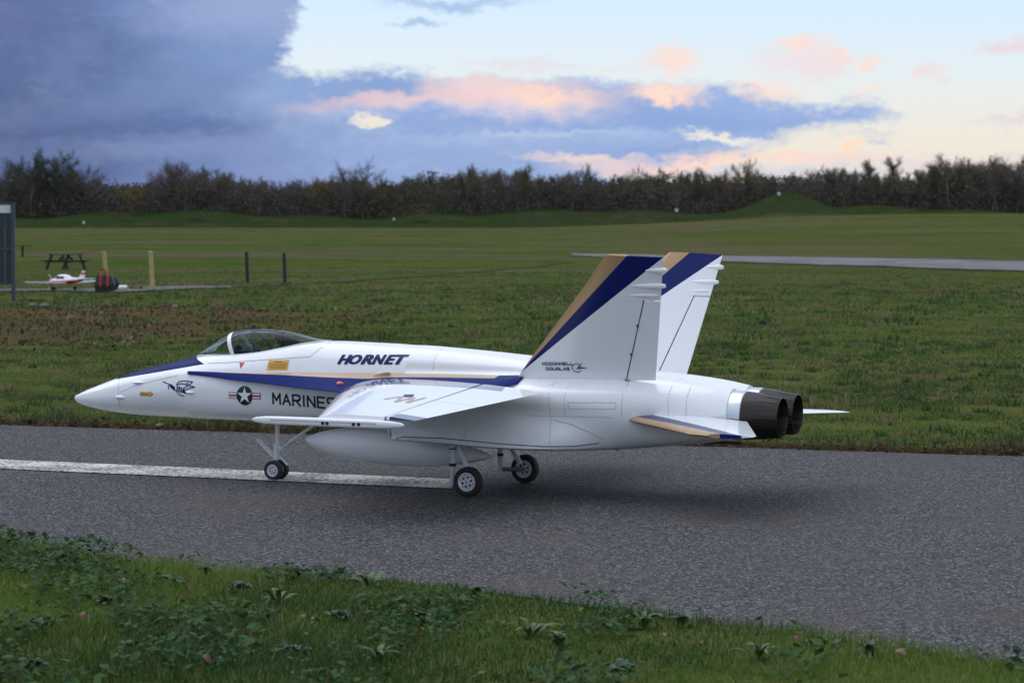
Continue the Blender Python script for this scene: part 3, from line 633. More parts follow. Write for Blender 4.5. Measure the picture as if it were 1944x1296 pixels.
def poly_bm(polys):           # polys of (x,z)
    b = bmesh.new()
    for P in polys:
        tri = geometry.tessellate_polygon([[Vector((x, z, 0)) for x, z in P]])
        vs = [b.verts.new((x, 0, z)) for x, z in P]
        for t in tri:
            try: b.faces.new([vs[i] for i in t])
            except ValueError: pass
    return b
def ribbon(P, wd):
    out = []
    for (x1, z1), (x2, z2) in zip(P[:-1], P[1:]):
        d = math.hypot(x2-x1, z2-z1) or 1; nx, nz = -(z2-z1)/d*wd/2, (x2-x1)/d*wd/2
        out.append([(x1+nx, z1+nz), (x1-nx, z1-nz), (x2-nx, z2-nz), (x2+nx, z2+nz)])
    return out
def text_bm(s, bold=0.0, shear=0.0):       # returns verts list normalised: x 0..1, z 0..1
    cu = bpy.data.curves.new('t', 'FONT'); cu.body = s; cu.offset = bold; cu.shear = shear; cu.resolution_u = 4; cu.size = 1
    o = bpy.data.objects.new('t', cu); C.objects.link(o); me = o.to_mesh()
    b = bmesh.new(); b.from_mesh(me); o.to_mesh_clear(); bpy.data.objects.remove(o); bpy.data.curves.remove(cu)
    xs_ = [v.co.x for v in b.verts]; ys_ = [v.co.y for v in b.verts]; x0, x1, y0, y1 = min(xs_), max(xs_), min(ys_), max(ys_)
    for v in b.verts: v.co = Vector(((v.co.x-x0)/(x1-x0), 0, (v.co.y-y0)/(y1-y0)))
    return b
def place(b, bl, br, h):     # bottom left, bottom right (x,z), height
    for v in b.verts: u, t = v.co.x, v.co.z; v.co = Vector((bl[0]+(br[0]-bl[0])*u, 0, bl[1]+(br[1]-bl[1])*u+h*t))
    return b
STK = {'M': [[(0, 0), (0, 1), (.5, .35), (1, 1), (1, 0)]], 'A': [[(0, 0), (.5, 1), (1, 0)], [(.2, .34), (.8, .34)]], 'R': [[(0, 0), (0, 1), (.75, 1), (1, .86), (1, .62), (.75, .48), (0, .48)], [(.45, .48), (1, 0)]],
 'I': [[(.5, 0), (.5, 1)]], 'N': [[(0, 0), (0, 1), (1, 0), (1, 1)]], 'E': [[(1, 0), (0, 0), (0, 1), (1, 1)], [(0, .5), (.85, .5)]], 'S': [[(0, .1), (.12, 0), (.88, 0), (1, .12), (1, .4), (.88, .5), (.12, .5), (0, .6), (0, .88), (.12, 1), (.88, 1), (1, .9)]],
 'C': [[(1, .82), (.8, 1), (.2, 1), (0, .8), (0, .2), (.2, 0), (.8, 0), (1, .18)]], 'D': [[(0, 0), (0, 1), (.7, 1), (1, .75), (1, .25), (.7, 0), (0, 0)]], 'O': [[(.2, 0), (0, .2), (0, .8), (.2, 1), (.8, 1), (1, .8), (1, .2), (.8, 0), (.2, 0)]],
 'L': [[(0, 1), (0, 0), (1, 0)]], 'U': [[(0, 1), (0, .2), (.2, 0), (.8, 0), (1, .2), (1, 1)]], 'G': [[(1, .82), (.8, 1), (.2, 1), (0, .8), (0, .2), (.2, 0), (.8, 0), (1, .2), (1, .5), (.6, .5)]],
 'H': [[(0, 0), (0, 1)], [(1, 0), (1, 1)], [(0, .5), (1, .5)]], 'T': [[(0, 1), (1, 1)], [(.5, 1), (.5, 0)]]}
def stroke_polys(word, bl, br, h, th, gap=.32, shear=0.0, thx=1.0):
    n = len(word); wl = [.25 if c == 'I' else 1 for c in word]; tot = sum(wl)+gap*(n-1); L = br[0]-bl[0]; u = L/tot; x0 = 0; out = []
    for c, w_ in zip(word, wl):
        for P in STK[c]:
            Q = []
            for px_, pz_ in P:
                if c == 'I': px_ = .5
                X_ = (x0+px_*w_)*u; Z_ = pz_*(h-th)+th/2; Q.append((bl[0]+th*thx/2+X_*(L-th*thx)/L+shear*Z_, bl[1]+(br[1]-bl[1])*X_/L+Z_))
            for (xa, za), (xb, zb) in zip(Q[:-1], Q[1:]):
                d = math.hypot(xb-xa, zb-za) or 1; dx_, dz_ = (xb-xa)/d, (zb-za)/d; e_ = th*.38; tw = th*(1+(thx-1)*abs(dz_))/2
                out.append([(xa-dx_*e_-dz_*tw, za-dz_*e_+dx_*tw), (xa-dx_*e_+dz_*tw, za-dz_*e_-dx_*tw), (xb+dx_*e_+dz_*tw, zb+dz_*e_-dx_*tw), (xb+dx_*e_-dz_*tw, zb+dz_*e_+dx_*tw)])
        x0 += w_+gap
    return out
jx = lambda P, y: [(J(u, v, -y).x, J(u, v, -y).z) for u, v in P]
hl = empty_child('hornet_lettering', jet, (0, 0, 0))
for q, ch in enumerate('HORNET'):
    for e_ in (0, 1, 2):
        a0 = 7.03+(0, .262, .552, .815, 1.10, 1.345)[q]; wl = (.30, .29, .27, .30, .265, .28)[q]
        b = place(text_bm(ch, .035, .30), (a0+(e_-1)*.012, 2.602+.005*q), (a0+wl+(e_-1)*.012, 2.607+.005*q), .198); project(b, body_tree, .006+.002*e_, M_ink, 'letter' if e_ == 0 else 'letter_bold', hl)
b = poly_bm(stroke_polys('MARINES', (5.53, 1.712), (7.06, 1.64), .262, .043, .42)); project(b, body_tree, .006, M_black, 'marines_lettering', jet)
def star(cx, cz, r, n=5, k=.382): return [(cx+(r if i % 2 == 0 else r*k)*math.sin(math.pi*i/n), cz+(r if i % 2 == 0 else r*k)*math.cos(math.pi*i/n)) for i in range(2*n)]
sx, sz = 4.86, 1.885; rect = lambda a, b_, c, d: [(a, b_), (c, b_), (c, d), (a, d)]
rd = empty_child('star_roundel', jet, (0, 0, 0))
project(poly_bm([rect(sx-.39, sz-.075, sx+.39, sz+.065)]), body_tree, .005, M_black, 'roundel_bar', rd)
project(poly_bm([rect(sx-.375, sz-.06, sx+.375, sz+.05)]), body_tree, .008, M_dwhite, 'roundel_bar_inner', rd)
project(poly_bm([rect(sx-.375, sz-.026, sx+.375, sz+.016)]), body_tree, .011, M_red, 'roundel_stripe', rd)
project(poly_bm([[(sx+.195*math.cos(a), sz+.205*math.sin(a)) for a in np.linspace(0, 2*math.pi, 40)[:-1]]]), body_tree, .014, M_black, 'roundel_disc', rd)
project(poly_bm([star(sx, sz, .185)]), body_tree, .017, M_dwhite, 'roundel_star', rd)
z1 = lambda P: [(130+a/3.888, 600+b_/3.888) for a, b_ in P]    # points read off an enlargement
ar = jx(z1([(537, 560), (615, 562), (614, 552), (645, 575), (617, 596), (616, 588), (537, 586)]), .5); project(poly_bm([ar]), body_tree, .005, M_brown, 'arrow_border', jet)
ar2 = jx(z1([(540, 564), (618, 565), (617, 558), (640, 575), (619, 590), (619, 584), (540, 582)]), .5); project(poly_bm([ar2]), body_tree, .008, M_yel, 'rescue_arrow', jet)
p = jx(z1([(548, 581), (604, 582)]), .5); project(place(text_bm('RESCUE', .01), p[0], p[1], .035), body_tree, .011, M_brown, 'rescue_lettering', jet)
bee = [ [(748, 502), (770, 503), (800, 520), (812, 552), (790, 545), (768, 528), (752, 512)], [(742, 508), (750, 512), (756, 540), (748, 541)],
        [(818, 514), (830, 514), (826, 556), (817, 553)], [(836, 516), (850, 518), (842, 560), (832, 559)], [(856, 524), (868, 528), (856, 566), (848, 562)], [(862, 562), (874, 530), (905, 574), (880, 566)] ]
lines = [[(697, 484), (725, 495), (760, 505)], [(812, 548), (840, 578), (880, 589)], [(815, 505), (825, 488), (850, 480), (900, 478), (948, 483)], [(948, 483), (930, 500), (895, 522), (872, 532)], [(812, 508), (850, 498), (890, 502), (968, 521)], [(968, 521), (935, 527), (880, 545)], [(915, 487), (890, 505)]]
P = [jx(z1(q), .58) for q in bee]
for q in lines: P += ribbon(jx(z1(q), .58), .022)
project(poly_bm(P), body_tree, .006, M_ink, 'hornet_emblem', jet)
q = jx([(511, 684), (550.5, 683.5), (550.5, 702), (511, 702.5)], .62); project(poly_bm([q]), body_tree, .006, M_yel, 'warning_placard', jet)
L = []
for k, (a, c) in enumerate(((523, 537), (513, 549), (514, 547), (513, 549), (518, 546))):
    yv = 687.3+k*2.9; L += ribbon(jx([(a, yv), (c, yv-.2)], .62), .012 if k else .016)
project(poly_bm(L), body_tree, .009, M_brown, 'placard_print', jet)
project(poly_bm([jx([(456, 688.5), (466, 688.5), (461, 700)], .6)]), body_tree, .006, M_red, 'warning_triangle', jet)
# panel lines
PL = []
def pl(P, y, wd=.012): project(poly_bm(ribbon(jx(P, y), wd)), body_tree, .003, M_line, 'panel_line', jet, cut=.08)
pl([(395, 690), (440, 688), (520, 682), (590, 677.5), (602, 665), (614, 652)], .55, .014)
pl([(228, 745), (262, 731), (300, 722), (345, 712)], .45, .011)
pl([(222, 718), (225.5, 735), (229, 755), (228, 775), (226, 783)], .38, .014)
pl([(826, 664), (825, 690), (826, 703)], .6, .010); pl([(707, 651), (704, 672)], .5, .008); pl([(942, 690), (940, 697)], .7, .012)
for q in ([(1178, 724), (1178, 790)], [(1042, 728), (1045, 792), (1047, 845)], [(1073, 728), (1073, 790)], [(1000, 789), (1120, 792), (1165, 793)], [(1292, 728), (1293, 795)], [(1080, 764), (1168, 765), (1168, 777), (1080, 776), (1080, 764)], [(1258, 735), (1262, 795)], [(890, 810), (886, 836)]): pl(q, 1.5, .010)
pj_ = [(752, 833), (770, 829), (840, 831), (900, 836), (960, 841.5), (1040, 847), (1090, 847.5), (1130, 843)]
project(poly_bm(ribbon(jx(pj_, 1.5), .022)), body_tree, .004, mat('painted crease shade', (.16, .16, .17, 1), .6), 'lower_crease_shade', jet)  # dark ribbon painted as the shade along the nacelle's lower crease
pj_ = [(1050, 797), (1085, 806), (1115, 820), (1140, 836)]; project(poly_bm(ribbon(jx(pj_, 1.5), .014)), body_tree, .004, M_line, 'fairing_seam', jet)
# maker's lettering on the near fin
def finproj(b, mats, name):
    for v in b.verts:
        x, z = v.co.x, v.co.z; v.co = Vector((x, -(yfin(z)+.078), z-.005))
    for f in b.faces: f.normal_update()
    me = bpy.data.meshes.new(name); 
    for f in b.faces:
        if f.normal.y > 0: f.normal_flip()
    b.to_mesh(me); b.free(); me.materials.append(mats); return link(bpy.data.objects.new(name, me), jet)
finproj(poly_bm(stroke_polys('MCDONNELL', (11.93, 2.715), (12.62, 2.735), .064, .014, .38)), M_ink, 'maker_lettering')
finproj(poly_bm(stroke_polys('DOUGLAS', (12.00, 2.615), (12.52, 2.625), .064, .014, .38)), M_ink, 'maker_lettering')
cx, cz = 12.68, 2.68
ringp = [(cx+.10*math.cos(a), cz+.085*math.sin(a)) for a in np.linspace(R(40), R(330), 22)]
finproj(poly_bm(ribbon(ringp, .014)+[[(cx-.02, cz-.03), (cx+.06, cz-.012), (cx+.26, cz+.0), (cx+.09, cz+.02)], [(cx-.02, cz-.04), (cx+.02, cz+.01), (cx+.15, cz+.14), (cx+.05, cz-.0)]]), M_ink, 'maker_emblem')
# swirl emblem on the near wing
def wingtop(x, y):
    s = (y-1.72)/(5.85-1.72); le = 7.62+1.6*s; te = 12.22-.96*s; _, z, h = wing_pt((x-le)/(te-le), s); return Vector((x, -y, z+h+.006))
def wingdecal(polys, m_, name):
    b = poly_bm(polys)
    for v in b.verts: v.co = wingtop(v.co.x, v.co.z)
    me = bpy.data.meshes.new(name)
    for f in b.faces:
        f.normal_update()
        if f.normal.z < 0: f.normal_flip()
    b.to_mesh(me); b.free(); me.materials.append(m_); return link(bpy.data.objects.new(name, me), jet)
ex_, ey_ = 10.15, 4.0
wingdecal(ribbon([(ex_-.35, ey_+.1), (ex_-.15, ey_-.32), (ex_, ey_+.3), (ex_+.12, ey_-.3), (ex_+.24, ey_+.3), (ex_+.34, ey_-.35)], .07), M_gold, 'wing_emblem')
wingdecal([[(ex_-.2, ey_-.5), (ex_-.02, ey_-.6), (ex_+.08, ey_-.3), (ex_-.1, ey_-.25)]], M_ink, 'wing_emblem_spot')

# --- pilot figure in the cockpit
M_suit = mat('olive flight suit', (.10, .11, .05, 1), .8); M_skin = mat('skin', (.55, .28, .20, 1), .5)
pil = empty('person', jet.matrix_basis @ Vector((5.32, 0, 2.60))); pil.rotation_euler = (0, 0, YAW); pil.scale = (SCL,)*3
tag(pil, 'seated pilot figure in olive suit and dark helmet under the jet canopy', 'person')
me = bpy.data.meshes.new('body')
vv = [(0, 0, 0), (.0, 0, .18), (-.02, 0, .33), (-.04, 0, .40), (-.05, 0, .50), (-.02, -.17, .30), (-.14, -.21, .16), (-.32, -.16, .14), (-.02, .17, .30), (-.14, .21, .16), (-.32, .16, .14), (-.2, -.09, .0), (-.42, -.09, .04), (-.2, .09, .0), (-.42, .09, .04)]
me.from_pydata(vv, [(0, 1), (1, 2), (2, 3), (3, 4), (2, 5), (5, 6), (6, 7), (2, 8), (8, 9), (9, 10), (0, 11), (11, 12), (0, 13), (13, 14)], [])
me.materials.append(M_suit); bo = link(bpy.data.objects.new('body', me), pil)
sk = bo.modifiers.new('skin', 'SKIN')
rr_ = [.13, .14, .12, .05, .06, .065, .05, .035, .065, .05, .035, .075, .06, .075, .06]
for d, r_ in zip(me.skin_vertices[0].data, rr_): d.radius = (r_, r_)
me.skin_vertices[0].data[0].use_root = True
bo.modifiers.new('sub', 'SUBSURF').levels = 1
m = MB(); m.ell((-.055, 0, .47), (.075, .065, .10), 14); m.ell((-.13, 0, .46), (.02, .014, .024), 8); fc = m.build('face', M_skin, pil)
m = MB(); m.ell((-.122, -.026, .485), (.008, .012, .008), 8); m.ell((-.122, .026, .485), (.008, .012, .008), 8); m.build('eye', M_dark, fc)
m = MB(); m.ell((-.115, 0, .415), (.04, .04, .045), 12); m.tube([(-.13, 0, .39), (-.12, 0, .28), (-.09, .05, .2)], .02, 8); m.build('oxygen_mask', mat('mask rubber', (.30, .16, .12, 1), .6), pil)
m = MB(); m.ell((-.03, 0, .53), (.13, .115, .12), 18); m.box((.0, 0, .45), (.12, .21, .12)); m.build('helmet', M_blk, pil)
m = MB(); m.ell((-.11, 0, .52), (.06, .085, .045), 14); m.build('visor', mat('helmet band', (.10, .10, .09, 1), .4), pil)
m = MB(); m.box((-.10, -.09, .24), (.04, .05, .26)); m.box((-.10, .09, .24), (.04, .05, .26)); m.build('harness', mat('yellow green vest', (.30, .32, .10, 1), .7), pil)

# ================================================================== THE PLACE
def wray(u, v):
    a = (u-972)/FPX; b = -(v-648)/FPX
    return Vector((a, math.cos(PITCH)+b*math.sin(PITCH), -math.sin(PITCH)+b*math.cos(PITCH)))
NEX = [-40, -5, -2.6, -1.8, -1.26, -.83, -.18, .35, .78, 1.34, 3.0, 8, 40]; NEY = [16, 10.6, 9.55, 8.91, 8.37, 8.06, 7.83, 7.30, 6.95, 6.36, 5.2, 3.0, -6]
def near_edge(X): return np.interp(X, NEX, NEY)
def far_edge(X): return 12.96 - .352*X
def sst(a, b, x):
    t = np.clip((x-a)/(b-a), 0, 1); return t*t*(3-2*t)
def H(X, Y):
    X = np.asarray(X, float); Y = np.asarray(Y, float)
    z = np.interp(Y, [0, 16, 40, 68, 110, 150, 250, 370, 600, 2500], [0, 0, -.32, -.75, -1.02, -1.0, -.62, -.15, .6, 2])
    z = z + sst(190, 380, Y)*sst(-5, 62, X)*2.1*sst(900, 500, Y)
    z = z + sst(372, 388, Y)*1.95*sst(75, 40, X)*(1-.35*sst(10, 45, X))*sst(900, 500, Y)      # embankment
    z = z + 2.5*np.exp(-(np.abs((X-42.3)/5.0)**2.6 + ((Y-380)/8)**2)) + .9*np.exp(-((X-37)/6)**2-((Y-380)/8)**2) + .5*np.sin(X*.11+1)*sst(372, 388, Y)*sst(420, 400, Y) + .25*np.sin(X*.37)*sst(372, 388, Y)*sst(420, 400, Y)
    z = z + 2.1*np.exp(-(((X+14)/6)**2 + ((Y-402)/7)**2))
    amp = .012*sst(12, 18, Y)
    z = z + amp*(np.sin(X*.9+np.sin(Y*.31)*1.7)+np.sin(Y*.55+X*.21)+.6*np.sin(X*2.3-Y*1.1))
    dn = near_edge(X)-Y; df = (Y-far_edge(X))*.94
    edge = np.maximum(sst(-.02, .12, dn), sst(-.02, .12, df))
    return z - .03 + .045*edge
def ground_at(u, v):
    d = wray(u, v); Y = 5.0; last = None
    while Y < 900:
        X = d.x/d.y*Y; z = CAM_H + d.z/d.y*Y
        if z <= float(H(X, Y)): return Vector((X, Y, float(H(X, Y))))
        Y *= 1.004
    return Vector((d.x/d.y*400, 400, 0))
def at_depth(u, Y): return (u-972)/FPX*Y     # X of a column of the view at distance Y

Ys = np.concatenate([np.linspace(-60, 5, 12), np.arange(5.2, 17, .07), 17*1.022**np.arange(0, 230)])
Ys = Ys[Ys < 2600]; Ys = np.append(Ys, [3200, 4500])
xp = np.concatenate([np.arange(0, 5, .1), 5*1.045**np.arange(0, 150)]); xp = xp[xp < 3500]
Xs = np.concatenate([-xp[::-1][:-1], xp])
GX, GY = np.meshgrid(Xs, Ys); GZ = H(GX, GY)
def grid_mesh(name, GX, GY, GZ, mats, parent=None):
    r, c = GX.shape; co = np.stack([GX, GY, GZ], -1).reshape(-1, 3).astype(np.float32)
    a = (np.arange(r-1)[:, None]*c + np.arange(c-1)[None]).ravel(); q = np.stack([a, a+1, a+c+1, a+c], 1).astype(np.int32)
    return raw_mesh(name, co, q, mats, parent)
def raw_mesh(name, co, faces, mats, parent=None, attrs=None, smooth=True, midx=None):
    me = bpy.data.meshes.new(name); nf, k = faces.shape
    me.vertices.add(len(co)); me.vertices.foreach_set('co', co.ravel())
    me.loops.add(nf*k); me.loops.foreach_set('vertex_index', faces.ravel().astype(np.int32))
    me.polygons.add(nf); me.polygons.foreach_set('loop_start', np.arange(0, nf*k, k, dtype=np.int32))
    me.polygons.foreach_set('use_smooth', np.full(nf, smooth))
    for m_ in (mats if isinstance(mats, list) else [mats]): me.materials.append(m_)
    if midx is not None: me.polygons.foreach_set('material_index', midx.astype(np.int32))
    for an, av in (attrs or {}).items():
        at = me.attributes.new(an, 'FLOAT_COLOR', 'POINT'); at.data.foreach_set('color', av.astype(np.float32).ravel())
    me.update(calc_edges=True); return link(bpy.data.objects.new(name, me), parent)

G1 = (.050, .080, .016, 1); G2 = (.092, .106, .030, 1); G3 = (.026, .054, .013, 1); STRAW = (.140, .106, .050, 1); SOIL = (.082, .046, .028, 1)
def ground_cols(t, v):
    X, Y, Z = t.sep(v)
    v2 = t.vmul(v, (1, 1, 0)); stretch = t.vmul(v, (.4, 1, 0))
    a = t.noise(v2, .35, 5, .62).outputs[0]; b = t.noise(v2, 1.7, 4, .6).outputs[0]; c = t.noise(v2, 14, 4, .65).outputs[0]; d = t.noise(stretch, .09, 4, .6).outputs[0]
    col = t.mix(t.ss(b, .38, .62), G1, G2); col = t.mix(t.m('MULTIPLY', t.ss(a, .5, .68), .75), col, G3)
    col = t.mix(t.m('MULTIPLY', t.ss(d, .46, .64), .38), col, STRAW)
    dk = t.noise(t.vmul(v, (.25, 1, 0)), .16, 4, .6).outputs[0]; col = t.mix(t.m('MULTIPLY', t.ss(dk, .5, .66), .55), col, (.030, .060, .014, 1))
    col = t.mix(t.m('MULTIPLY', t.ss(t.noise(t.vmul(v, (1, 1, 0)), .8, 5, .6).outputs[0], .56, .72), .5), col, STRAW)
    col = t.mix(t.m('MULTIPLY', t.ss(t.noise(t.vmul(v, (1, 1.4, 0)), .55, 5, .65, .5).outputs[0], .57, .66), .6), col, SOIL)
    f1 = t.noise(t.vmul(v, (.5, 1, 0)), .045, 5, .62).outputs[0]; f2 = t.noise(t.vmul(v, (.6, 1, 0)), .11, 5, .65, .6).outputs[0]; far = t.ss(Y, 30, 90)
    col = t.mix(t.m('MULTIPLY', far, t.m('MULTIPLY', t.ss(f1, .46, .60), .8)), col, (.105, .088, .052, 1))
    col = t.mix(t.m('MULTIPLY', far, t.m('MULTIPLY', t.ss(f2, .52, .62), .8)), col, (.040, .078, .018, 1))
    col = t.mix(t.m('MULTIPLY', far, t.m('MULTIPLY', t.ss(f2, .46, .36), .6)), col, (.085, .075, .050, 1))
    # bare soil to the left
    dd = t.m('ADD', t.m('POWER', t.m('ABSOLUTE', t.m('DIVIDE', t.m('ADD', X, 6.2), 4.4)), 2.0), t.m('POWER', t.m('ABSOLUTE', t.m('DIVIDE', t.m('SUBTRACT', Y, 33), 10.0)), 2.0))
    dd = t.m('ADD', dd, t.m('MULTIPLY', t.m('SUBTRACT', t.noise(v2, .8, 5, .7).outputs[0], .5), 5.0))
    soil = t.ss(dd, 1.0, .45)
    col = t.mix(t.m('MULTIPLY', soil, .75), col, t.mix(t.ss(c, .35, .7), SOIL, (.115, .070, .045, 1)))
    col = t.mix(t.m('MULTIPLY', t.ss(c, .45, .75), .35), col, t.mix(.5, STRAW, G2))
    return col, c
def ground_fn(t, b):
    v = objc(t); col, c = ground_cols(t, v); X, Y, Z = t.sep(v)
    # litter strip along the asphalt edge
    df = t.m('SUBTRACT', Y, t.m('MULTIPLY_ADD', X, -.352, 12.96))
    e = t.m('MULTIPLY', t.ss(df, .34, .08), t.m('GREATER_THAN', df, -.3))
    col = t.mix(t.m('MULTIPLY', e, .9), col, (.045, .028, .018, 1))
    n = t.new('ShaderNodeAttribute'); 
    # embankment darker scrub grass
    t.put(b.inputs['Base Color'], t.mix(t.m('MULTIPLY', t.ss(t.m('ADD', Y, t.m('MULTIPLY', t.noise(t.vmul(v, (1, 1, 0)), .12, 3).outputs[0], 8)), 366, 374), .85), col, t.mix(t.ss(t.noise(v, .25, 5, .65).outputs[0], .5, .68), (.018, .034, .012, 1), (.050, .040, .024, 1))))
    bump(t, b, c, .8, .05)
M_ground = mat('meadow ground', (.05, .08, .02, 1), 1.0, spec=.0, fn=ground_fn)
g = grid_mesh('ground', GX, GY, GZ, M_ground); g['kind'] = 'structure'

def asph_fn(t, b):
    v = objc(t); v2 = t.vmul(v, (1, 1, 0))
    vo = t.new('ShaderNodeTexVoronoi'); t.put(vo.inputs['Vector'], v2); vo.inputs['Scale'].default_value = 135; vo.inputs['Randomness'].default_value = 1
    cell = t.sep(vo.outputs['Color'])
    g1 = t.ramp(cell[0], [(0, (.026, .024, .024, 1)), (.45, (.066, .061, .060, 1)), (.8, (.150, .140, .136, 1)), (1, (.32, .305, .30, 1))])
    n = t.noise(v2, 1.2, 4, .6).outputs[0]; n2 = t.noise(v2, 38, 3, .6).outputs[0]; n3 = t.noise(v2, 4.5, 4).outputs[0]
    g1 = t.mix(t.m('MULTIPLY', t.ss(vo.outputs['Distance'], .35, .7), .5), g1, (.018, .018, .02, 1))
    g1 = t.mix(t.m('MULTIPLY', t.ss(n, .45, .65), .42), g1, (.100, .080, .066, 1))
    g1 = t.mix(t.m('MULTIPLY', t.ss(n3, .55, .75), .22), g1, (.03, .03, .034, 1))
    g1 = t.mix(t.m('MULTIPLY', t.ss(n2, .5, .8), .3), g1, (.12, .12, .13, 1))
    g1 = t.mix(1.0, g1, (.93, .945, .97, 1), 'MULTIPLY'); t.put(b.inputs['Base Color'], g1); t.put(b.inputs['Roughness'], .8)
    bump(t, b, t.m('SUBTRACT', t.m('MULTIPLY', n2, .6), vo.outputs['Distance']), .9, .004)
M_asph = mat('worn asphalt', (.07, .07, .075, 1), .8, spec=.12, fn=asph_fn)
# asphalt strip between the two verges, with a ragged edge
V = []; F = []; xs_ = np.concatenate([np.linspace(-40, -6, 18), np.arange(-5.8, 6, .06), np.linspace(6.2, 40, 18)])
for i, x in enumerate(xs_):
    jn = .035*noise.noise(Vector((x*3, 0, 0)))+.02*noise.noise(Vector((x*11, 5, 0))); jf = .05*noise.noise(Vector((x*2.2, 9, 0)))+.03*noise.noise(Vector((x*9, 3, 0)))
    ya = float(near_edge(x))-.03+jn; yb = float(far_edge(x))+.03+jf
    if x < -6: ya = min(ya, yb-4.2)
    for k in range(5): V.append((x, ya+(yb-ya)*k/4, 0.0))
for i in range(len(xs_)-1):
    for k in range(4): a = i*5+k; F.append((a, a+5, a+6, a+1))
rw = mk('runway', V, F, M_asph, None, True); rw['kind'] = 'structure'
def line_fn(t, b):
    v = objc(t); v2 = t.vmul(v, (1, 1, 0)); n = t.noise(v2, 45, 4, .7).outputs[0]; n2 = t.noise(v2, 5, 4).outputs[0]
    k = t.ss(t.m('ADD', n, t.m('MULTIPLY', n2, .35)), .60, .76)
    c = t.mix(t.ss(n2, .45, .7), (.66, .64, .55, 1), (.54, .52, .46, 1)); t.put(b.inputs['Base Color'], t.mix(k, c, (.10, .10, .10, 1)))
M_lp = mat('worn white road paint', (.5, .5, .45, 1), .8, fn=line_fn)
q = [ground_at(0, 886), ground_at(0, 905.5), ground_at(858, 942), ground_at(862, 925)]
q = [Vector((p.x, p.y, .004)) for p in q]; dl = (q[0]-q[3]).normalized()
V = []; F = []
for i in range(80):
    t_ = i/79; a = (q[0]+dl*3)*(1-t_)+q[3]*t_; b_ = (q[1]+dl*3)*(1-t_)+q[2]*t_; w_ = (a-b_).normalized()
    V += [a+w_*.008*noise.noise(Vector((i*.9, 1, 0))), b_+w_*.008*noise.noise(Vector((i*.9, 7, 0)))]
F = [(2*i, 2*i+1, 2*i+3, 2*i+2) for i in range(79)]
ln = mk('painted_line', V, F, M_lp, rw, False)

# far paved strip and the thin gravel path leading to it
M_pave = mat('pale worn concrete', (.20, .20, .20, 1), .95, spec=.1, fn=lambda t, b: t.put(b.inputs['Base Color'], t.mix(t.ss(t.noise(objc(t), .5, 5, .65).outputs[0], .35, .65), (.115, .112, .112, 1), (.20, .195, .195, 1))))
def strip(name, A, B, m_, lift=.03, sub=24):
    V = []; 
    PA = [ground_at(*a) for a in A]; PB = [ground_at(*b_) for b_ in B]
    def rs(P):
        d = [0]
        for a, b_ in zip(P[:-1], P[1:]): d.append(d[-1]+(b_-a).length)
        return [Vector([float(np.interp(s, d, [p[k] for p in P])) for k in range(3)]) for s in np.linspace(0, d[-1], sub)]
    for a, b_ in zip(rs(PA), rs(PB)):
        for k in range(5):
            p = a.lerp(b_, k/4); V.append((p.x, p.y, float(H(p.x, p.y))+lift))
    F = [(i*5+k, i*5+k+1, i*5+k+6, i*5+k+5) for i in range(sub-1) for k in range(4)]
    o = mk(name, V, F, m_, None, True); o['kind'] = 'structure'; return o
strip('taxiway', [(1085, 482.5), (1260, 486), (1450, 488), (1700, 492.5), (1944, 498), (2300, 507)], [(1085, 486), (1200, 491), (1370, 498), (1600, 505), (1944, 516), (2300, 530)], M_pave, .05, 50)
M_path = mat('grey gravel', (.12, .11, .10, 1), .95, fn=lambda t, b: t.put(b.inputs['Base Color'], t.mix(t.noise(objc(t), 3, 5, .7).outputs[0], (.055, .05, .045, 1), (.17, .155, .14, 1))))
strip('gravel_path', [(-60, 550), (60, 550.5), (220, 548), (330, 545), (440, 544.5)], [(-60, 554), (60, 554), (220, 556), (330, 551), (440, 547)], M_path, .03, 30)
M_track = mat('trodden grass', (.062, .066, .034, 1), 1.0, spec=0)
strip('track', [(440, 545), (560, 540.5), (720, 529.5), (900, 516.5), (1090, 497.5)], [(440, 546.2), (560, 541.7), (720, 530.8), (900, 517.6), (1090, 498.4)], M_track, .02, 50)

# ------------------------------------------------------------------ grass
rg = np.random.default_rng(3)
def blades(name, X, Y, h, wd, cols, mats, lean=.5, kind='stuff', z0=None):
    n = len(X); z = H(X, Y) if z0 is None else z0; a = rg.uniform(0, 2*np.pi, n); ca_, sa_ = np.cos(a), np.sin(a); ln_ = rg.uniform(.1, 1, n)*lean
    b = rg.uniform(0, 2*np.pi, n); dx_, dy_ = np.cos(b)*ln_*h, np.sin(b)*ln_*h
    co = np.zeros((n, 5, 3), np.float32)
    for k, (s, up_, ww) in enumerate(((-1, 0, 1), (1, 0, 1), (-1, .55, .7), (1, .55, .7), (0, 1, 0))):
        co[:, k, 0] = X+s*ww*wd*ca_/2+dx_*up_**1.7; co[:, k, 1] = Y+s*ww*wd*sa_/2+dy_*up_**1.7; co[:, k, 2] = z-.006+h*up_*(1-.25*ln_*up_)
    base = (np.arange(n)*5)[:, None]
    tri = np.concatenate([base+np.array([[0, 1, 3]]), base+np.array([[0, 3, 2]]), base+np.array([[2, 3, 4]])], 0)
    colr = np.repeat(cols[:, None, :], 5, 1).reshape(-1, 4)
    o = raw_mesh(name, co.reshape(-1, 3), tri, mats, None, {'tint': colr}, True); o['kind'] = kind; return o
def leaf_fn(t, b):
    at = t.new('ShaderNodeAttribute'); at.attribute_name = 'tint'; t.put(b.inputs['Base Color'], at.outputs['Color'])
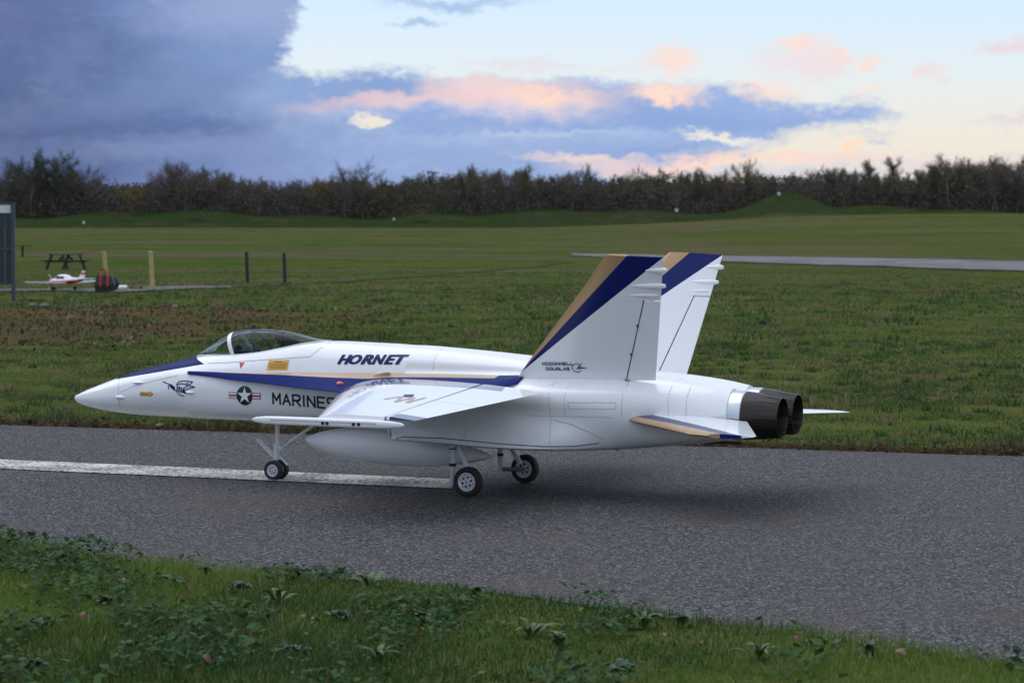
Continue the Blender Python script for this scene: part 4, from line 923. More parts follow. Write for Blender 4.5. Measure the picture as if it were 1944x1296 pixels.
def leafmat(name):
    m_ = mat(name, rough=.55, spec=.3, fn=leaf_fn); t = N(m_.node_tree); b = m_.node_tree.nodes['Principled BSDF']
    tr = t.new('ShaderNodeBsdfTranslucent'); at = t.new('ShaderNodeAttribute'); at.attribute_name = 'tint'; t.put(tr.inputs[0], at.outputs['Color'])
    mx = t.new('ShaderNodeMixShader'); mx.inputs[0].default_value = .3; t.l.new(b.outputs[0], mx.inputs[1]); t.l.new(tr.outputs[0], mx.inputs[2])
    t.l.new(mx.outputs[0], m_.node_tree.nodes['Material Output'].inputs[0]); return m_
M_grass = leafmat('grass blade')
def pn(X, Y, s, seed=0):      # cheap smooth noise
    r2 = np.random.default_rng(seed); out = 0
    for k in range(6):
        a = r2.uniform(0, 2*np.pi); f = s*r2.uniform(.6, 1.9); out = out + np.sin((X*np.cos(a)+Y*np.sin(a))*f+r2.uniform(0, 6))
    return out/6
def gcol(X, Y, straw=.1, bright=1.0, con=1.35):
    n = len(X); a = pn(X, Y, 1.6, 1)+pn(X, Y, 6, 2)*.6; t = np.clip(.5+a*con+rg.normal(0, .2, n), 0, 1)[:, None]
    c = np.array([.036, .080, .016])*(1-t)+np.array([.128, .190, .032])*t
    st_ = rg.random(n) < straw*(1+1.6*np.clip(pn(X, Y, .9, 5), -.6, 1)); c[st_] = np.array([.24, .185, .09])*rg.uniform(.6, 1.2, (st_.sum(), 1))
    c = c*rg.uniform(.75, 1.25, (n, 1))*bright
    return np.concatenate([c, np.ones((n, 1))], 1)
# near verge
n = 150000; X = rg.uniform(-2.6, 2.0, n); Y = rg.uniform(5.2, 9.8, n); k = (Y < near_edge(X)-.03+.07*pn(X, Y*0, 7, 13)+rg.normal(0, .035, n)) & (np.abs(X) < Y*.215+.15) & (Y > 5.8); X, Y = X[k], Y[k]
hh = (.020+.036*np.clip(pn(X, Y, 5, 11)+.4, 0, 1.3))*rg.uniform(.5, 1.35, len(X))
blades('near_grass', X, Y, hh, rg.uniform(.0025, .0048, len(X)), gcol(X, Y, .05, 1.1), M_grass, .8)
# meadow beyond the asphalt
def meadow(name, n, ya, yb, h, wd, straw, seed, lean=.7, br=1.0, strip_=False):
    u = rg.random(n); Y = np.sqrt(ya**2+(yb**2-ya**2)*u); X = rg.uniform(-1, 1, n)*(Y*.225+.5)
    d = Y-far_edge(X); dens = np.clip(.62+pn(X, Y, 5.5, seed)*1.3+pn(X, Y, 1.2, seed+3)*.6, .06, 1)*np.clip((yb-Y)/(yb-ya)*2.2, 0, 1)**(1 if yb > 60 else 0)
    soil = ((X+6.2)/4.4)**2+((Y-33)/10)**2; dens = np.where(soil+pn(X, Y, 1.3, 8)*.8 < .9, dens*.22, dens)
    k = (d > .04+rg.random(n)**1.5*.42) & (rg.random(n) < dens); X, Y = X[k], Y[k]
    hh = h*(.55+.7*np.clip(.4+pn(X, Y, 5.5, seed+1)*1.2, 0, 1.3))*rg.uniform(.5, 1.35, len(X))
    blades(name, X, Y, hh, wd*rg.uniform(.7, 1.4, len(X)), gcol(X, Y, straw*.6, br, .8), M_grass, lean)
meadow('meadow_grass', 230000, 11.9, 19, .028, .006, .26, 21, .9)
meadow('meadow_grass', 170000, 19, 36, .034, .012, .28, 31, .9)
meadow('meadow_grass', 150000, 36, 120, .045, .035, .26, 41, .9)
def tufts(n, ya, yb, h, wd, nb, spread, dark):
    Y = np.sqrt(ya**2+(yb**2-ya**2)*rg.random(n)); X = rg.uniform(-1, 1, n)*(Y*.225+.5); k = (Y-far_edge(X) > .12) & (pn(X, Y, .8, 51) > -.25); X, Y = X[k], Y[k]; m_ = len(X)
    sz = rg.uniform(.5, 1.4, m_); sel = np.repeat(np.arange(m_), nb); Xb = X[sel]+rg.normal(0, spread, len(sel))*sz[sel]; Yb = Y[sel]+rg.normal(0, spread, len(sel))*sz[sel]
    base = np.where(rg.random((m_, 1)) < .35, np.array([[.20, .155, .075]]), np.array([[.040, .090, .018]]))*rg.uniform(.6, 1.2, (m_, 1))
    c = base[sel]*rg.uniform(.7, 1.3, (len(sel), 1)); k2 = Yb-far_edge(Xb) > .05
    blades('grass_tufts', Xb[k2], Yb[k2], (h*sz[sel]*rg.uniform(.5, 1.2, len(sel)))[k2], (wd*rg.uniform(.7, 1.3, len(sel)))[k2], np.concatenate([c, np.ones((len(c), 1))], 1)[k2], M_grass, 1.1)
tufts(1500, 12, 26, .060, .007, 34, .035, 0); tufts(1700, 26, 75, .085, .018, 20, .09, 0)
# crumbly soil in the bare patch
n = 9000; X = rg.uniform(-11, -1.6, n); Y = rg.uniform(22, 44, n); k = (((X+6.2)/4.4)**2+((Y-33)/10)**2+pn(X, Y, 1.5, 8)*1.3 < 1.0) & (pn(X, Y, 3.3, 9) > -.1); X, Y = X[k], Y[k]
SOILP = np.stack([X, Y, H(X, Y)+rg.uniform(.0, .035, len(X))], 1); SOILC = np.where(rg.random((len(X), 1)) < .12, np.array([[.20, .15, .11]]), np.array([[.085, .048, .032]]))*rg.uniform(.5, 1.4, (len(X), 1))
# dry stalks along the far asphalt edge
n = 9000; X = rg.uniform(-3.6, 3.6, n); Y = far_edge(X)+.02+np.abs(rg.normal(0, .16, n)); keep = rg.random(n) < np.clip(.45+pn(X, Y*0, 5, 77)*1.2, .05, 1); X, Y = X[keep], Y[keep]
c = np.array([.13, .10, .055])[None]*rg.uniform(.35, 1.15, (len(X), 1)); gsel = rg.random(len(X)) < .45; c[gsel] = np.array([.035, .055, .015])
blades('dry_stalks', X, Y, rg.uniform(.03, .11, len(X)), rg.uniform(.003, .007, len(X)), np.concatenate([c, np.ones((len(X), 1))], 1), M_grass, 1.0)

# small leaves helper: flat bent leaves anywhere
def leafcloud(name, P, size, cols, mats, flat=.5, parent=None):
    n = len(P); nrm = rg.normal(0, 1, (n, 3)); nrm[:, 2] = np.abs(nrm[:, 2])+flat; nrm /= np.linalg.norm(nrm, axis=1)[:, None]
    a = np.cross(nrm, rg.normal(0, 1, (n, 3))); a /= np.linalg.norm(a, axis=1)[:, None]; b = np.cross(nrm, a); s = size[:, None]
    co = np.stack([P-a*s*.5, P+b*s*.32+nrm*s*.06, P+a*s*.5, P-b*s*.32+nrm*s*.06], 1).astype(np.float32)
    f = (np.arange(n)*4)[:, None]+np.array([[0, 1, 2, 3]])
    return raw_mesh(name, co.reshape(-1, 3), f, mats, parent, {'tint': np.repeat(cols[:, None, :], 4, 1).reshape(-1, 4)}, False)
M_leaf = leafmat('broad leaf'); M_leaf.node_tree.nodes['Principled BSDF'].inputs['Specular IOR Level'].default_value = .15; M_leaf.node_tree.nodes['Principled BSDF'].inputs['Roughness'].default_value = .7
M_fol = leafmat('distant foliage'); M_fol.node_tree.nodes['Principled BSDF'].inputs['Specular IOR Level'].default_value = 0.0; M_fol.node_tree.nodes['Principled BSDF'].inputs['Roughness'].default_value = 1.0
# clover carpet in the near verge
n = 46000; X = rg.uniform(-2.4, 2.0, n); Y = rg.uniform(5.8, 9.8, n); k = (Y < near_edge(X)-.02) & (np.abs(X) < Y*.215+.15) & (pn(X, Y, 6.5, 60)-.22*(X-.3)+.12*rg.normal(0, 1, n) > .27); X, Y = X[k], Y[k]
P = np.stack([X, Y, H(X, Y)+rg.uniform(.012, .05, len(X))+.03*np.clip(pn(X, Y, 8, 62)+.2, 0, 1)], 1); c = 1.25*(np.array([.026, .062, .028])[None]*(1-.5*(1+pn(X, Y, 9, 63))[:, None])+np.array([.040, .078, .018])[None]*.5*(1+pn(X, Y, 9, 63))[:, None])*rg.uniform(.5, 1.6, (len(X), 1))
leafcloud('clover', P, rg.uniform(.012, .046, len(X))*rg.uniform(.5, 1, len(X)), np.concatenate([c, np.ones((len(X), 1))], 1), M_leaf, 1.4)['kind'] = 'stuff'
leafcloud('loose_soil', SOILP, rg.uniform(.02, .075, len(SOILP)), np.concatenate([SOILC, np.ones((len(SOILC), 1))], 1), M_leaf, .3)['kind'] = 'stuff'
# leaf litter along far edge
n = 1800; X = rg.uniform(-3.4, 3.4, n); Y = far_edge(X)+.0+np.abs(rg.normal(0, .09, n)); P = np.stack([X, Y, H(X, Y)+rg.uniform(.0, .03, n)], 1)
c = np.where(rg.random((n, 1)) < .35, np.array([[.13, .06, .03]]), np.array([[.07, .045, .028]]))*rg.uniform(.4, 1.6, (n, 1))
leafcloud('leaf_litter', P, rg.uniform(.012, .035, n), np.concatenate([c, np.ones((n, 1))], 1), M_leaf, 1.0)['kind'] = 'stuff'

n = 2600; X = rg.uniform(-2.2, 2.0, n); Y = rg.uniform(5.8, 9.6, n); k = (Y < near_edge(X)+.02) & (pn(X, Y, 3.1, 71) > -.1); X, Y = X[k], Y[k]; P = np.stack([X, Y, H(X, Y)+rg.uniform(.008, .035, len(X))], 1)
c = np.where(rg.random((len(X), 1)) < .4, np.array([[.17, .12, .06]]), np.array([[.075, .045, .025]]))*rg.uniform(.5, 1.5, (len(X), 1))
leafcloud('leaf_litter', P, rg.uniform(.006, .024, len(X)), np.concatenate([c, np.ones((len(X), 1))], 1), M_leaf, .6)['kind'] = 'stuff'
# broad-leaved weeds: leaves as parts
def leaf_mesh(name, ln_, wd, arch, col, notch=0):
    V = []; F = []; n_ = 7
    for i in range(n_+1):
        t_ = i/n_; w_ = wd*math.sin(math.pi*min(1, t_*.92+.06))**.75*(1-notch*(.5 if i % 2 else 0)); x = ln_*t_; z = arch*math.sin(t_*math.pi*.75)*ln_
        V += [(x, -w_/2, z+w_*.16), (x, 0, z), (x, w_/2, z+w_*.16)]
    for i in range(n_):
        for k in range(2): a = i*3+k; F.append((a, a+3, a+4, a+1))
    o = mk(name, V, F, mat('leaf green', col, .5, spec=.35), None); me = o.data; bpy.data.objects.remove(o); return me
LM = [leaf_mesh('leaf', .085, .034, .45, (.034, .075, .018, 1)), leaf_mesh('leaf', .07, .045, .3, (.028, .060, .028, 1)), leaf_mesh('leaf', .11, .026, .55, (.052, .095, .018, 1), .5), leaf_mesh('leaf', .05, .04, .6, (.030, .062, .030, 1))]
weeds = [(30, 1040, 1, 'low round-leaved weed at the left end of the near verge'), (120, 1075, 0, 'bushy weed against the asphalt at far left'), (330, 1110, 1, 'bluish round-leaved weed below the left asphalt edge'), (460, 1122, 3, 'dark clump of small leaves near the asphalt, left of the docks'),
         (390, 1095, 0, 'tall pale leaf tuft on the asphalt edge at left'), (560, 1108, 0, 'dock plant with upright leaves touching the asphalt'), (530, 1150, 2, 'pale jagged-leaf weed lying flat under the dock'), (650, 1180, 3, 'grey-green weed clump right of the flat pale leaves'),
         (80, 1190, 1, 'round-leaved weed low at the left border'), (200, 1150, 3, 'small dark weed between two round-leaved ones at left'), (250, 1235, 1, 'wide flat weed with shiny leaf near the bottom left'), (60, 1270, 3, 'dark weed in the bottom left corner'),
         (700, 1115, 2, 'spiky weed on the asphalt edge under the jet nose wheel'), (800, 1190, 0, 'upright dock in the middle of the near verge'), (900, 1140, 0, 'leafy weed left of the pale asphalt chips'), (1010, 1210, 2, 'jagged rosette right of the middle of the verge'),
         (1060, 1228, 0, 'single pale dock leaf plant in the bright grass'), (1220, 1195, 2, 'dark rosette with long leaves at the asphalt edge'), (1290, 1190, 0, 'browning dock beside the dark rosette'), (1440, 1255, 2, 'pale rosette low at right of the verge'),
         (1560, 1230, 3, 'dark clump of small leaves right of the pale rosette'), (1650, 1250, 0, 'dock near the lower right verge edge'), (560, 1240, 1, 'wide bluish weed near the bottom between the clumps'), (420, 1270, 3, 'small leafy clump at the bottom left of centre'), (1180, 1275, 1, 'round-leaved weed at the bottom right of centre'), (720, 1265, 2, 'jagged rosette at the bottom centre')]
for u, v, kk, lab in weeds:
    p = ground_at(u, v); e = empty('weed_plant', p, rnd.uniform(0, 6)); e.scale = (.62, .62, .40); tag(e, lab, 'weed', 'weeds in the near verge')
    nl = {0: 9, 1: 8, 2: 12, 3: 14}[kk]
    for i in range(nl):
        o = bpy.data.objects.new('leaf', LM[kk]); link(o, e); s = rnd.uniform(.7, 1.25); o.scale = (s,)*3
        up_ = {0: rnd.uniform(.5, 1.25), 1: rnd.uniform(.0, .5), 2: rnd.uniform(.05, .6), 3: rnd.uniform(.0, .9)}[kk]
        o.rotation_euler = (rnd.uniform(-.3, .3), -up_, i*2.4+rnd.uniform(-.3, .3)); r_ = rnd.uniform(0, .02 if kk != 3 else .05)
        o.location = (math.cos(i*2.4)*r_, math.sin(i*2.4)*r_, rnd.uniform(0, .02))
# autumn leaves lying in the verge
fl = [leaf_mesh('fallen_leaf', .026, .018, .3, (.12, .045, .02, 1)), leaf_mesh('fallen_leaf', .03, .02, .3, (.15, .09, .035, 1))]
for u, v, kk, lab in [(400, 1285, 0, 'reddish brown leaf at the bottom edge of the near verge'), (255, 1075, 0, 'dark brown leaf by the left asphalt edge'), (580, 1190, 0, 'small brown leaf in bright grass, left one of a pair'), (605, 1205, 1, 'small tan leaf in bright grass, right one of a pair'),
                      (1265, 1185, 1, 'folded tan leaf standing at the asphalt edge'), (950, 1205, 0, 'brown leaf in grass below the pale chips'), (1510, 1245, 0, 'brown leaf at right in the verge'), (235, 1130, 1, 'orange leaf among the round-leaved weeds'), (160, 1200, 0, 'orange red leaf low at left'), (1045, 1225, 1, 'tan leaf beside the jagged rosette'), (1700, 1262, 1, 'tan leaf near the right end of the verge')]:
    p = ground_at(u, v); o = bpy.data.objects.new('fallen_leaf', fl[kk]); C.objects.link(o); o.location = p+Vector((0, 0, .035)); o.rotation_euler = (rnd.uniform(-.6, .6), rnd.uniform(-.5, .5), rnd.uniform(0, 6)); tag(o, lab, 'fallen leaf', 'autumn leaves in the near verge')

# stones, clods, crumbs
def lump(name, p, r, m_, lab, cat, grp=None, sq=.6):
    m = MB(); m.ell((0, 0, 0), (r, r*.8, r*sq), 10); V = [tuple(Vector(q)*(1+.25*noise.noise(Vector(q)*(2/r)+Vector((p.x, p.y, 0))))) for q in m.v]
    o = mk(name, V, m.f, m_, None, True); o.location = p+Vector((0, 0, r*sq*.5)); o.rotation_euler = (0, 0, rnd.uniform(0, 6)); tag(o, lab, cat, grp); return o
M_clod = mat('dark soil', (.022, .016, .012, 1), .95); M_stone = mat('pale stone', (.17, .145, .12, 1), .9); M_clodr = mat('reddish soil', (.06, .025, .015, 1), .95)
for u, v, r, m_, nm, lab, cat in [(90, 819, .016, M_dark, 'crumb', 'small black crumb on the asphalt at far left', 'crumb'), (308, 841, .018, M_dark, 'crumb', 'small black crumb on the asphalt below the nose', 'crumb'), (303, 812, .022, M_stone, 'stone', 'pale stone in the litter at the asphalt edge under the nose', 'stone'),
                      (1447, 617, .07, M_clod, 'clod', 'flat dark clod in the grass right of the fins', 'clod'), (1494, 661, .035, M_clodr, 'clod', 'reddish clod in the grass above the nozzles', 'clod'), (656, 643, .04, M_clod, 'clod', 'dark clod in the grass just above the jet spine', 'clod'),
                      (62, 582, .07, M_stone, 'stone', 'pale stone left in the bare soil', 'stone'), (85, 584, .09, M_stone, 'stone', 'wider pale stone in the bare soil', 'stone'), (136, 605, .05, M_stone, 'stone', 'pale stone at the near edge of the bare soil', 'stone'), (192, 597, .05, M_stone, 'stone', 'pale stone in the middle of the bare soil', 'stone'),
                      (265, 568, .08, M_clodr, 'clod', 'reddish lump of soil below the equipment case', 'clod'), (332, 586, .07, M_stone, 'stone', 'pale stone at the right of the bare soil', 'stone'), (492, 592, .05, M_clod, 'clod', 'dark clod in the grass below the black posts', 'clod'), (533, 584, .05, M_clod, 'clod', 'smaller dark clod right of its neighbour below the posts', 'clod'),
                      (60, 808, .03, M_clod, 'clod', 'clod at the asphalt edge far left', 'clod'), (1133, 860, .012, M_dwhite, 'paper_scrap', 'small white scrap on the asphalt behind the jet belly', 'scrap')]:
    lump(nm, ground_at(u, v), r, m_, lab, cat)

# ------------------------------------------------------------------ field furniture
def thing(name, p, label, cat, rz=0.0, group=None): return tag(empty(name, p, rz), label, cat, group)
def post(u, v, h, r, m_, lab, cat, tilt, grp, name):
    p = ground_at(u, v); e = thing(name, p, lab, cat, 0, grp)
    m = MB(); m.tube([(0, 0, -.2), (tilt*.5, 0, h*.5), (tilt, 0, h)], [r, r, r*.97], 16); m.build('shaft', m_, e)
    m = MB(); m.tube([(tilt, 0, h), (tilt, 0, h+.03)], [r*1.02, r*.75], 16); m.build('post_cap', m_, e)
M_py = mat('weathered yellow paint', (.38, .33, .12, 1), .6, fn=lambda t, b: t.put(b.inputs['Base Color'], t.mix(t.ss(t.noise(objc(t), 6, 4).outputs[0], .4, .7), (.42, .37, .13, 1), (.30, .26, .12, 1))))
M_pb = mat('black post paint', (.012, .014, .018, 1), .5)
post(290, 549, 1.0, .062, M_py, 'right one of two yellow posts, standing clear of the equipment', 'post', -.05, 'short posts in the field', 'bollard')
post(204, 546, .98, .062, M_py, 'left one of two yellow posts, behind the black equipment case', 'post', -.09, 'short posts in the field', 'bollard')
post(470.5, 538, .93, .055, M_pb, 'left one of the two black posts', 'post', -.035, 'short posts in the field', 'bollard')
post(541.5, 537, .90, .055, M_pb, 'right one of the two black posts', 'post', -.035, 'short posts in the field', 'bollard')
# picnic table
M_wood = mat('dark weathered wood', (.022, .019, .018, 1), .8, fn=lambda t, b: t.put(b.inputs['Base Color'], t.mix(t.noise(t.vmul(objc(t), (3, 30, 30)), 1, 4).outputs[0], (.014, .012, .012, 1), (.04, .033, .03, 1))))
def picnic(u, v, sc_, rz, lab):
    p = ground_at(u, v); e = thing('picnic_table', p, lab, 'picnic table', rz); e.scale = (sc_,)*3
    for i in range(5): m = MB(); m.box((0, -.30+i*.15, .74), (1.7, .14, .045)); m.build('tabletop_board', M_wood, e, False)
    for s in (-1, 1):
        for k in (0, 1): m = MB(); m.box((0, s*(.62+k*.14), .44), (1.7, .13, .045)); m.build('bench_board', M_wood, e, False)
    for s in (-1, 1):
        m = MB(); m.bar((s*.6, -.35, .70), (s*.6, -.70, 0), .09); m.build('leg', M_wood, e, False)
        m = MB(); m.bar((s*.6, .35, .70), (s*.6, .70, 0), .09); m.build('leg', M_wood, e, False)
        m = MB(); m.bar((s*.55, -.80, .40), (s*.55, .80, .40), .08); m.build('bench_support', M_wood, e, False)
        m = MB(); m.bar((s*.55, 0, .40), (s*.12, 0, .70), .07); m.build('brace', M_wood, e, False)
picnic(125, 512, .88, R(58), 'dark wooden picnic table with benches in the grass behind the small red aircraft')
p = ground_at(43, 488); e = thing('picnic_table', p, 'small dark table on one leg beside the shelter edge', 'table'); m = MB(); m.box((0, 0, .62), (.95, .6, .05)); m.build('tabletop', M_wood, e, False); m = MB(); m.bar((.0, 0, 0), (0, 0, .6), .11); m.build('leg', M_wood, e, False)
# shelter edge at the far left
p = ground_at(26, 571); D = p.y; px = D/FPX
e = thing('notice_shelter', p, 'dark metal framed shelter with white board, cut by the left border', 'shelter')
M_fr = mat('blue grey painted steel', (.045, .065, .085, 1), .5, metal=.2); M_pan = mat('dark blue panel', (.018, .030, .045, 1), .45)
top = (571-385)*px
m = MB(); m.box((0, 0, top/2), (7*px, 7*px, top)); m.build('corner_post', M_fr, e, False)
m = MB(); m.box((-26*px-8*px*0, .06, top-2*px), (46*px, .08, 5*px)); m.build('top_rail', M_fr, e, False)
m = MB(); m.box((-26*px, .06, (571-472)*px), (46*px, .07, 6*px)); m.build('middle_rail', M_fr, e, False)
m = MB(); m.box((-26*px, .06, (571-539)*px), (46*px, .07, 4*px)); m.build('bottom_rail', M_fr, e, False)
m = MB(); m.box((-27*px, .05, (571-396)*px), (44*px, .05, 17*px)); m.build('white_board', mat('white board', (.62, .66, .70, 1), .5), e, False)
for k in range(3): m = MB(); m.box(((-9-k*15)*px, .07, (571-438)*px), (13.6*px, .03, 62*px)); m.build('upper_panel', M_pan, e, False)
for k in range(3): m = MB(); m.box(((-9-k*15)*px, .07, (571-506)*px), (13.6*px, .03, 62*px)); m.build('lower_panel', M_pan, e, False)
m = MB(); m.box((-46*px, 0, top/2), (7*px, 7*px, top)); m.build('corner_post', M_fr, e, False)

# small red and white model aircraft
M_rw = mat('gloss white film', (.74, .73, .74, 1), .3); M_rr = mat('gloss red film', (.60, .02, .015, 1), .3); M_win = mat('smoked cabin glass', (.03, .05, .08, 1), .15)
p = ground_at(128, 553); e = thing('model_aeroplane', p+Vector((0, 0, .03)), 'small red and white low wing model aeroplane on its wheels beside the equipment case', 'model aeroplane', R(-46)); e.scale = (1.2, 1.2, .86)
# x aft, length about 1.35 m
def rfoil(st_, mats, name, mfun=None):
    V = []; F = []; FM = []; n = 16
    for x, zc, hw, hh_ in st_:
        for k in range(n):
            a = 2*math.pi*k/n; V.append((x, hw*math.cos(a), zc+hh_*math.sin(a)))
    for i in range(len(st_)-1):
        for k in range(n): F.append((i*n+k, (i+1)*n+k, (i+1)*n+(k+1) % n, i*n+(k+1) % n)); FM.append(0 if k < 8 else 1)
    F += [tuple(range(n)), tuple(range((len(st_)-1)*n, len(st_)*n))[::-1]]; FM += [0, 0]
    return mk(name, V, F, mats, e, True, FM)
rfoil([(-.62, .24, .03, .03), (-.58, .24, .07, .065), (-.45, .25, .085, .08), (-.25, .26, .10, .10), (0, .27, .10, .11), (.25, .29, .075, .085), (.5, .31, .045, .05), (.62, .32, .02, .03)], [M_rw, M_rr], 'fuselage')
m = MB(); m.ell((-.13, 0, .34), (.29, .085, .115), 16); cab = m.build('cabin', M_rw, e)
for (x0, x1) in ((-.28, -.16), (-.13, -.02)):
    for s in (-1, 1): m = MB(); m.box(((x0+x1)/2, s*.078, .365), (x1-x0, .02, .075)); m.build('window', M_win, cab, False)
m = MB(); m.ell((-.5, 0, .275), (.13, .07, .05), 12); m.build('cowling', M_rr, e)
for s in (-1, 1):
    V = [(-.30, 0, .19), (-.27, s*.85, .235), (-.05, s*.85, .235), (.08, 0, .19)]; V += [(x, y, z+.035*(1 if abs(y) < .1 else .6)) for x, y, z in V]
    mk('wing', V, [(0, 1, 2, 3), (4, 5, 6, 7), (0, 1, 5, 4), (1, 2, 6, 5), (2, 3, 7, 6), (3, 0, 4, 7)], M_rw, e, False)
    V = [(.46, 0, .335), (.50, s*.27, .34), (.62, s*.27, .34), (.64, 0, .335)]; V += [(x, y, z+.012) for x, y, z in V]
    mk('tailplane', V, [(0, 1, 2, 3), (4, 5, 6, 7), (0, 1, 5, 4), (1, 2, 6, 5), (2, 3, 7, 6), (3, 0, 4, 7)], M_rw, e, False)
    m = MB(); m.lathe((-.12, s*.27, .05), (0, 1, 0), [(-.02, .001), (-.02, .05), (.02, .05), (.02, .001)], 14); m.build('wheel', M_tyre, e)
    m = MB(); m.bar((-.12, s*.25, .05), (-.13, s*.22, .2), .015); m.build('gear_leg', M_steel, e, False)
for q, (za, zb_, m_) in enumerate(((.33, .46, M_rw), (.46, .52, M_rr), (.52, .57, M_rw))):
    fx = lambda z: .40+(z-.33)*.62; V = [(fx(za), -.012, za), (.62+(za-.33)*.1, -.012, za), (.62+(zb_-.33)*.1, -.012, zb_), (fx(zb_), -.012, zb_)]; V += [(x, .012, z) for x, y, z in V]
    mk('tail_fin_panel', V, [(0, 1, 2, 3), (7, 6, 5, 4), (0, 4, 5, 1), (2, 6, 7, 3), (1, 5, 6, 2), (3, 7, 4, 0)], m_, e, False)
m = MB(); m.lathe((-.5, 0, .045), (0, 1, 0), [(-.02, .001), (-.02, .045), (.02, .045), (.02, .001)], 14); m.build('wheel', M_tyre, e)
m = MB(); m.bar((-.5, 0, .05), (-.5, 0, .2), .014); m.build('gear_leg', M_steel, e, False)
m = MB(); m.lathe((-.70, 0, .24), (1, 0, 0), [(0, .002), (.03, .02), (.08, .03)], 12); m.build('spinner', M_rr, e)
m = MB(); m.box((-.66, .04, .34), (.012, .035, .24), rot=Matrix.Rotation(R(25), 3, 'X')); m.box((-.66, -.04, .14), (.012, .035, .24), rot=Matrix.Rotation(R(25), 3, 'X')); m.build('propeller', mat('pale wood', (.35, .42, .33, 1), .5), e, False)

# equipment: black field case with red handles, round black drum, white rolls, tool
p = ground_at(200, 556); e = thing('field_case', p, 'upright black flight box with two red handles in front of the left yellow post', 'flight box', R(6)); e.scale = (.85, .85, 1.0)
M_cs = mat('black case plastic', (.014, .017, .018, 1), .5); M_hr = mat('red plastic', (.50, .025, .02, 1), .4)
V = [(-.27, -.16, 0), (.25, -.16, 0), (.25, .16, 0), (-.27, .16, 0), (-.30, -.18, .2), (.27, -.18, .2), (.27, .18, .2), (-.30, .18, .2), (-.22, -.12, .44), (.18, -.12, .42), (.18, .12, .42), (-.22, .12, .44)]
mk('case_body', V, [(3, 2, 1, 0), (0, 1, 5, 4), (1, 2, 6, 5), (2, 3, 7, 6), (3, 0, 4, 7), (4, 5, 9, 8), (5, 6, 10, 9), (6, 7, 11, 10), (7, 4, 8, 11), (8, 9, 10, 11)], M_cs, e, False)
for x in (-.13, .07):
    m = MB(); m.tube([(x, -.21, .16), (x+.01, -.20, .40), (x-.02, -.14, .53)], .03, 8); m.build('red_handle', M_hr, e)
m = MB(); m.tube([(-.18, -.05, .44), (-.16, -.05, .56), (-.02, -.05, .57), (.0, -.05, .43)], .02, 8); m.build('carry_handle', M_cs, e)
p = ground_at(214, 553); e = thing('equipment_bag', p+Vector((0.0, .0, 0)), 'rounded black bag leaning against the right side of the flight box', 'bag')
m = MB(); m.ell((0, 0, .2), (.17, .15, .2), 14); m.build('bag_body', M_cs, e); m = MB(); m.box((.02, -.15, .24), (.06, .02, .12)); m.build('pale_tag', M_stone, e, False)
for u, lab in ((227.5, 'left white paper roll on the ground by the black bag'), (237, 'right white paper roll on the ground by the black bag')):
    p = ground_at(u, 550); e = thing('paper_roll', p, lab, 'paper roll'); m = MB(); m.lathe((-.06, 0, .06), (1, 0, 0), [(0, .02), (0, .06), (.12, .06), (.12, .02)], 16); m.build('roll', M_dwhite, e)
    m = MB(); m.lathe((-.062, 0, .06), (1, 0, 0), [(0, .001), (0, .02), (.124, .02), (.124, .001)], 10); m.build('roll_core', M_brown, e)
p = ground_at(255, 549.5); e = thing('starter_tool', p, 'red and black electric starter lying right of the white rolls', 'tool', R(10))
m = MB(); m.lathe((-.13, 0, .05), (1, 0, 0), [(0, .001), (0, .05), (.12, .05), (.12, .035)], 12); m.build('motor', M_cs, e); m = MB(); m.lathe((-.01, 0, .05), (1, 0, 0), [(0, .035), (.08, .04), (.14, .03), (.14, .001)], 12); m.build('grip', M_hr, e)
m = MB(); m.ell((.17, 0, .05), (.05, .05, .05), 10); m.build('cone', M_cs, e)

# far markers
M_wm = mat('white marker', (.75, .72, .70, 1), .5); M_rm = mat('red marker', (.6, .15, .10, 1), .5)
for u, v, s, lab in ((1284, 399, .24, 'white round marker in front of the wood, left of the mound'), (1478, 357, .24, 'reddish white marker on top of the grass mound'), (160, 437, .2, 'white stone-like marker at the foot of the embankment, far left'), (748, 416, .18, 'small white marker on the middle embankment')):
    Y = 377.0 if u == 1478 else 370.0; X = at_depth(u, Y); z = CAM_H-(v-415.8)/FPX*Y; z = float(H(X, Y))+.75 if u in (1478, 160) else z; e = thing('marker', (X, Y, z-.3), lab, 'marker')
    m = MB(); m.lathe((0, 0, .3), (0, 1, 0), [(-.03, .001), (-.03, s), (.03, s), (.03, .001)], 14); m.build('disc', M_wm, e); m = MB(); m.lathe((0, -.032, .3), (0, 1, 0), [(-.002, .001), (-.002, s*.45)], 12); m.build('disc_centre', M_rm, e)
    m = MB(); m.bar((0, .05, float(H(X, Y))-z+.2), (0, .05, .3), .08); m.build('stake', M_wood, e, False)

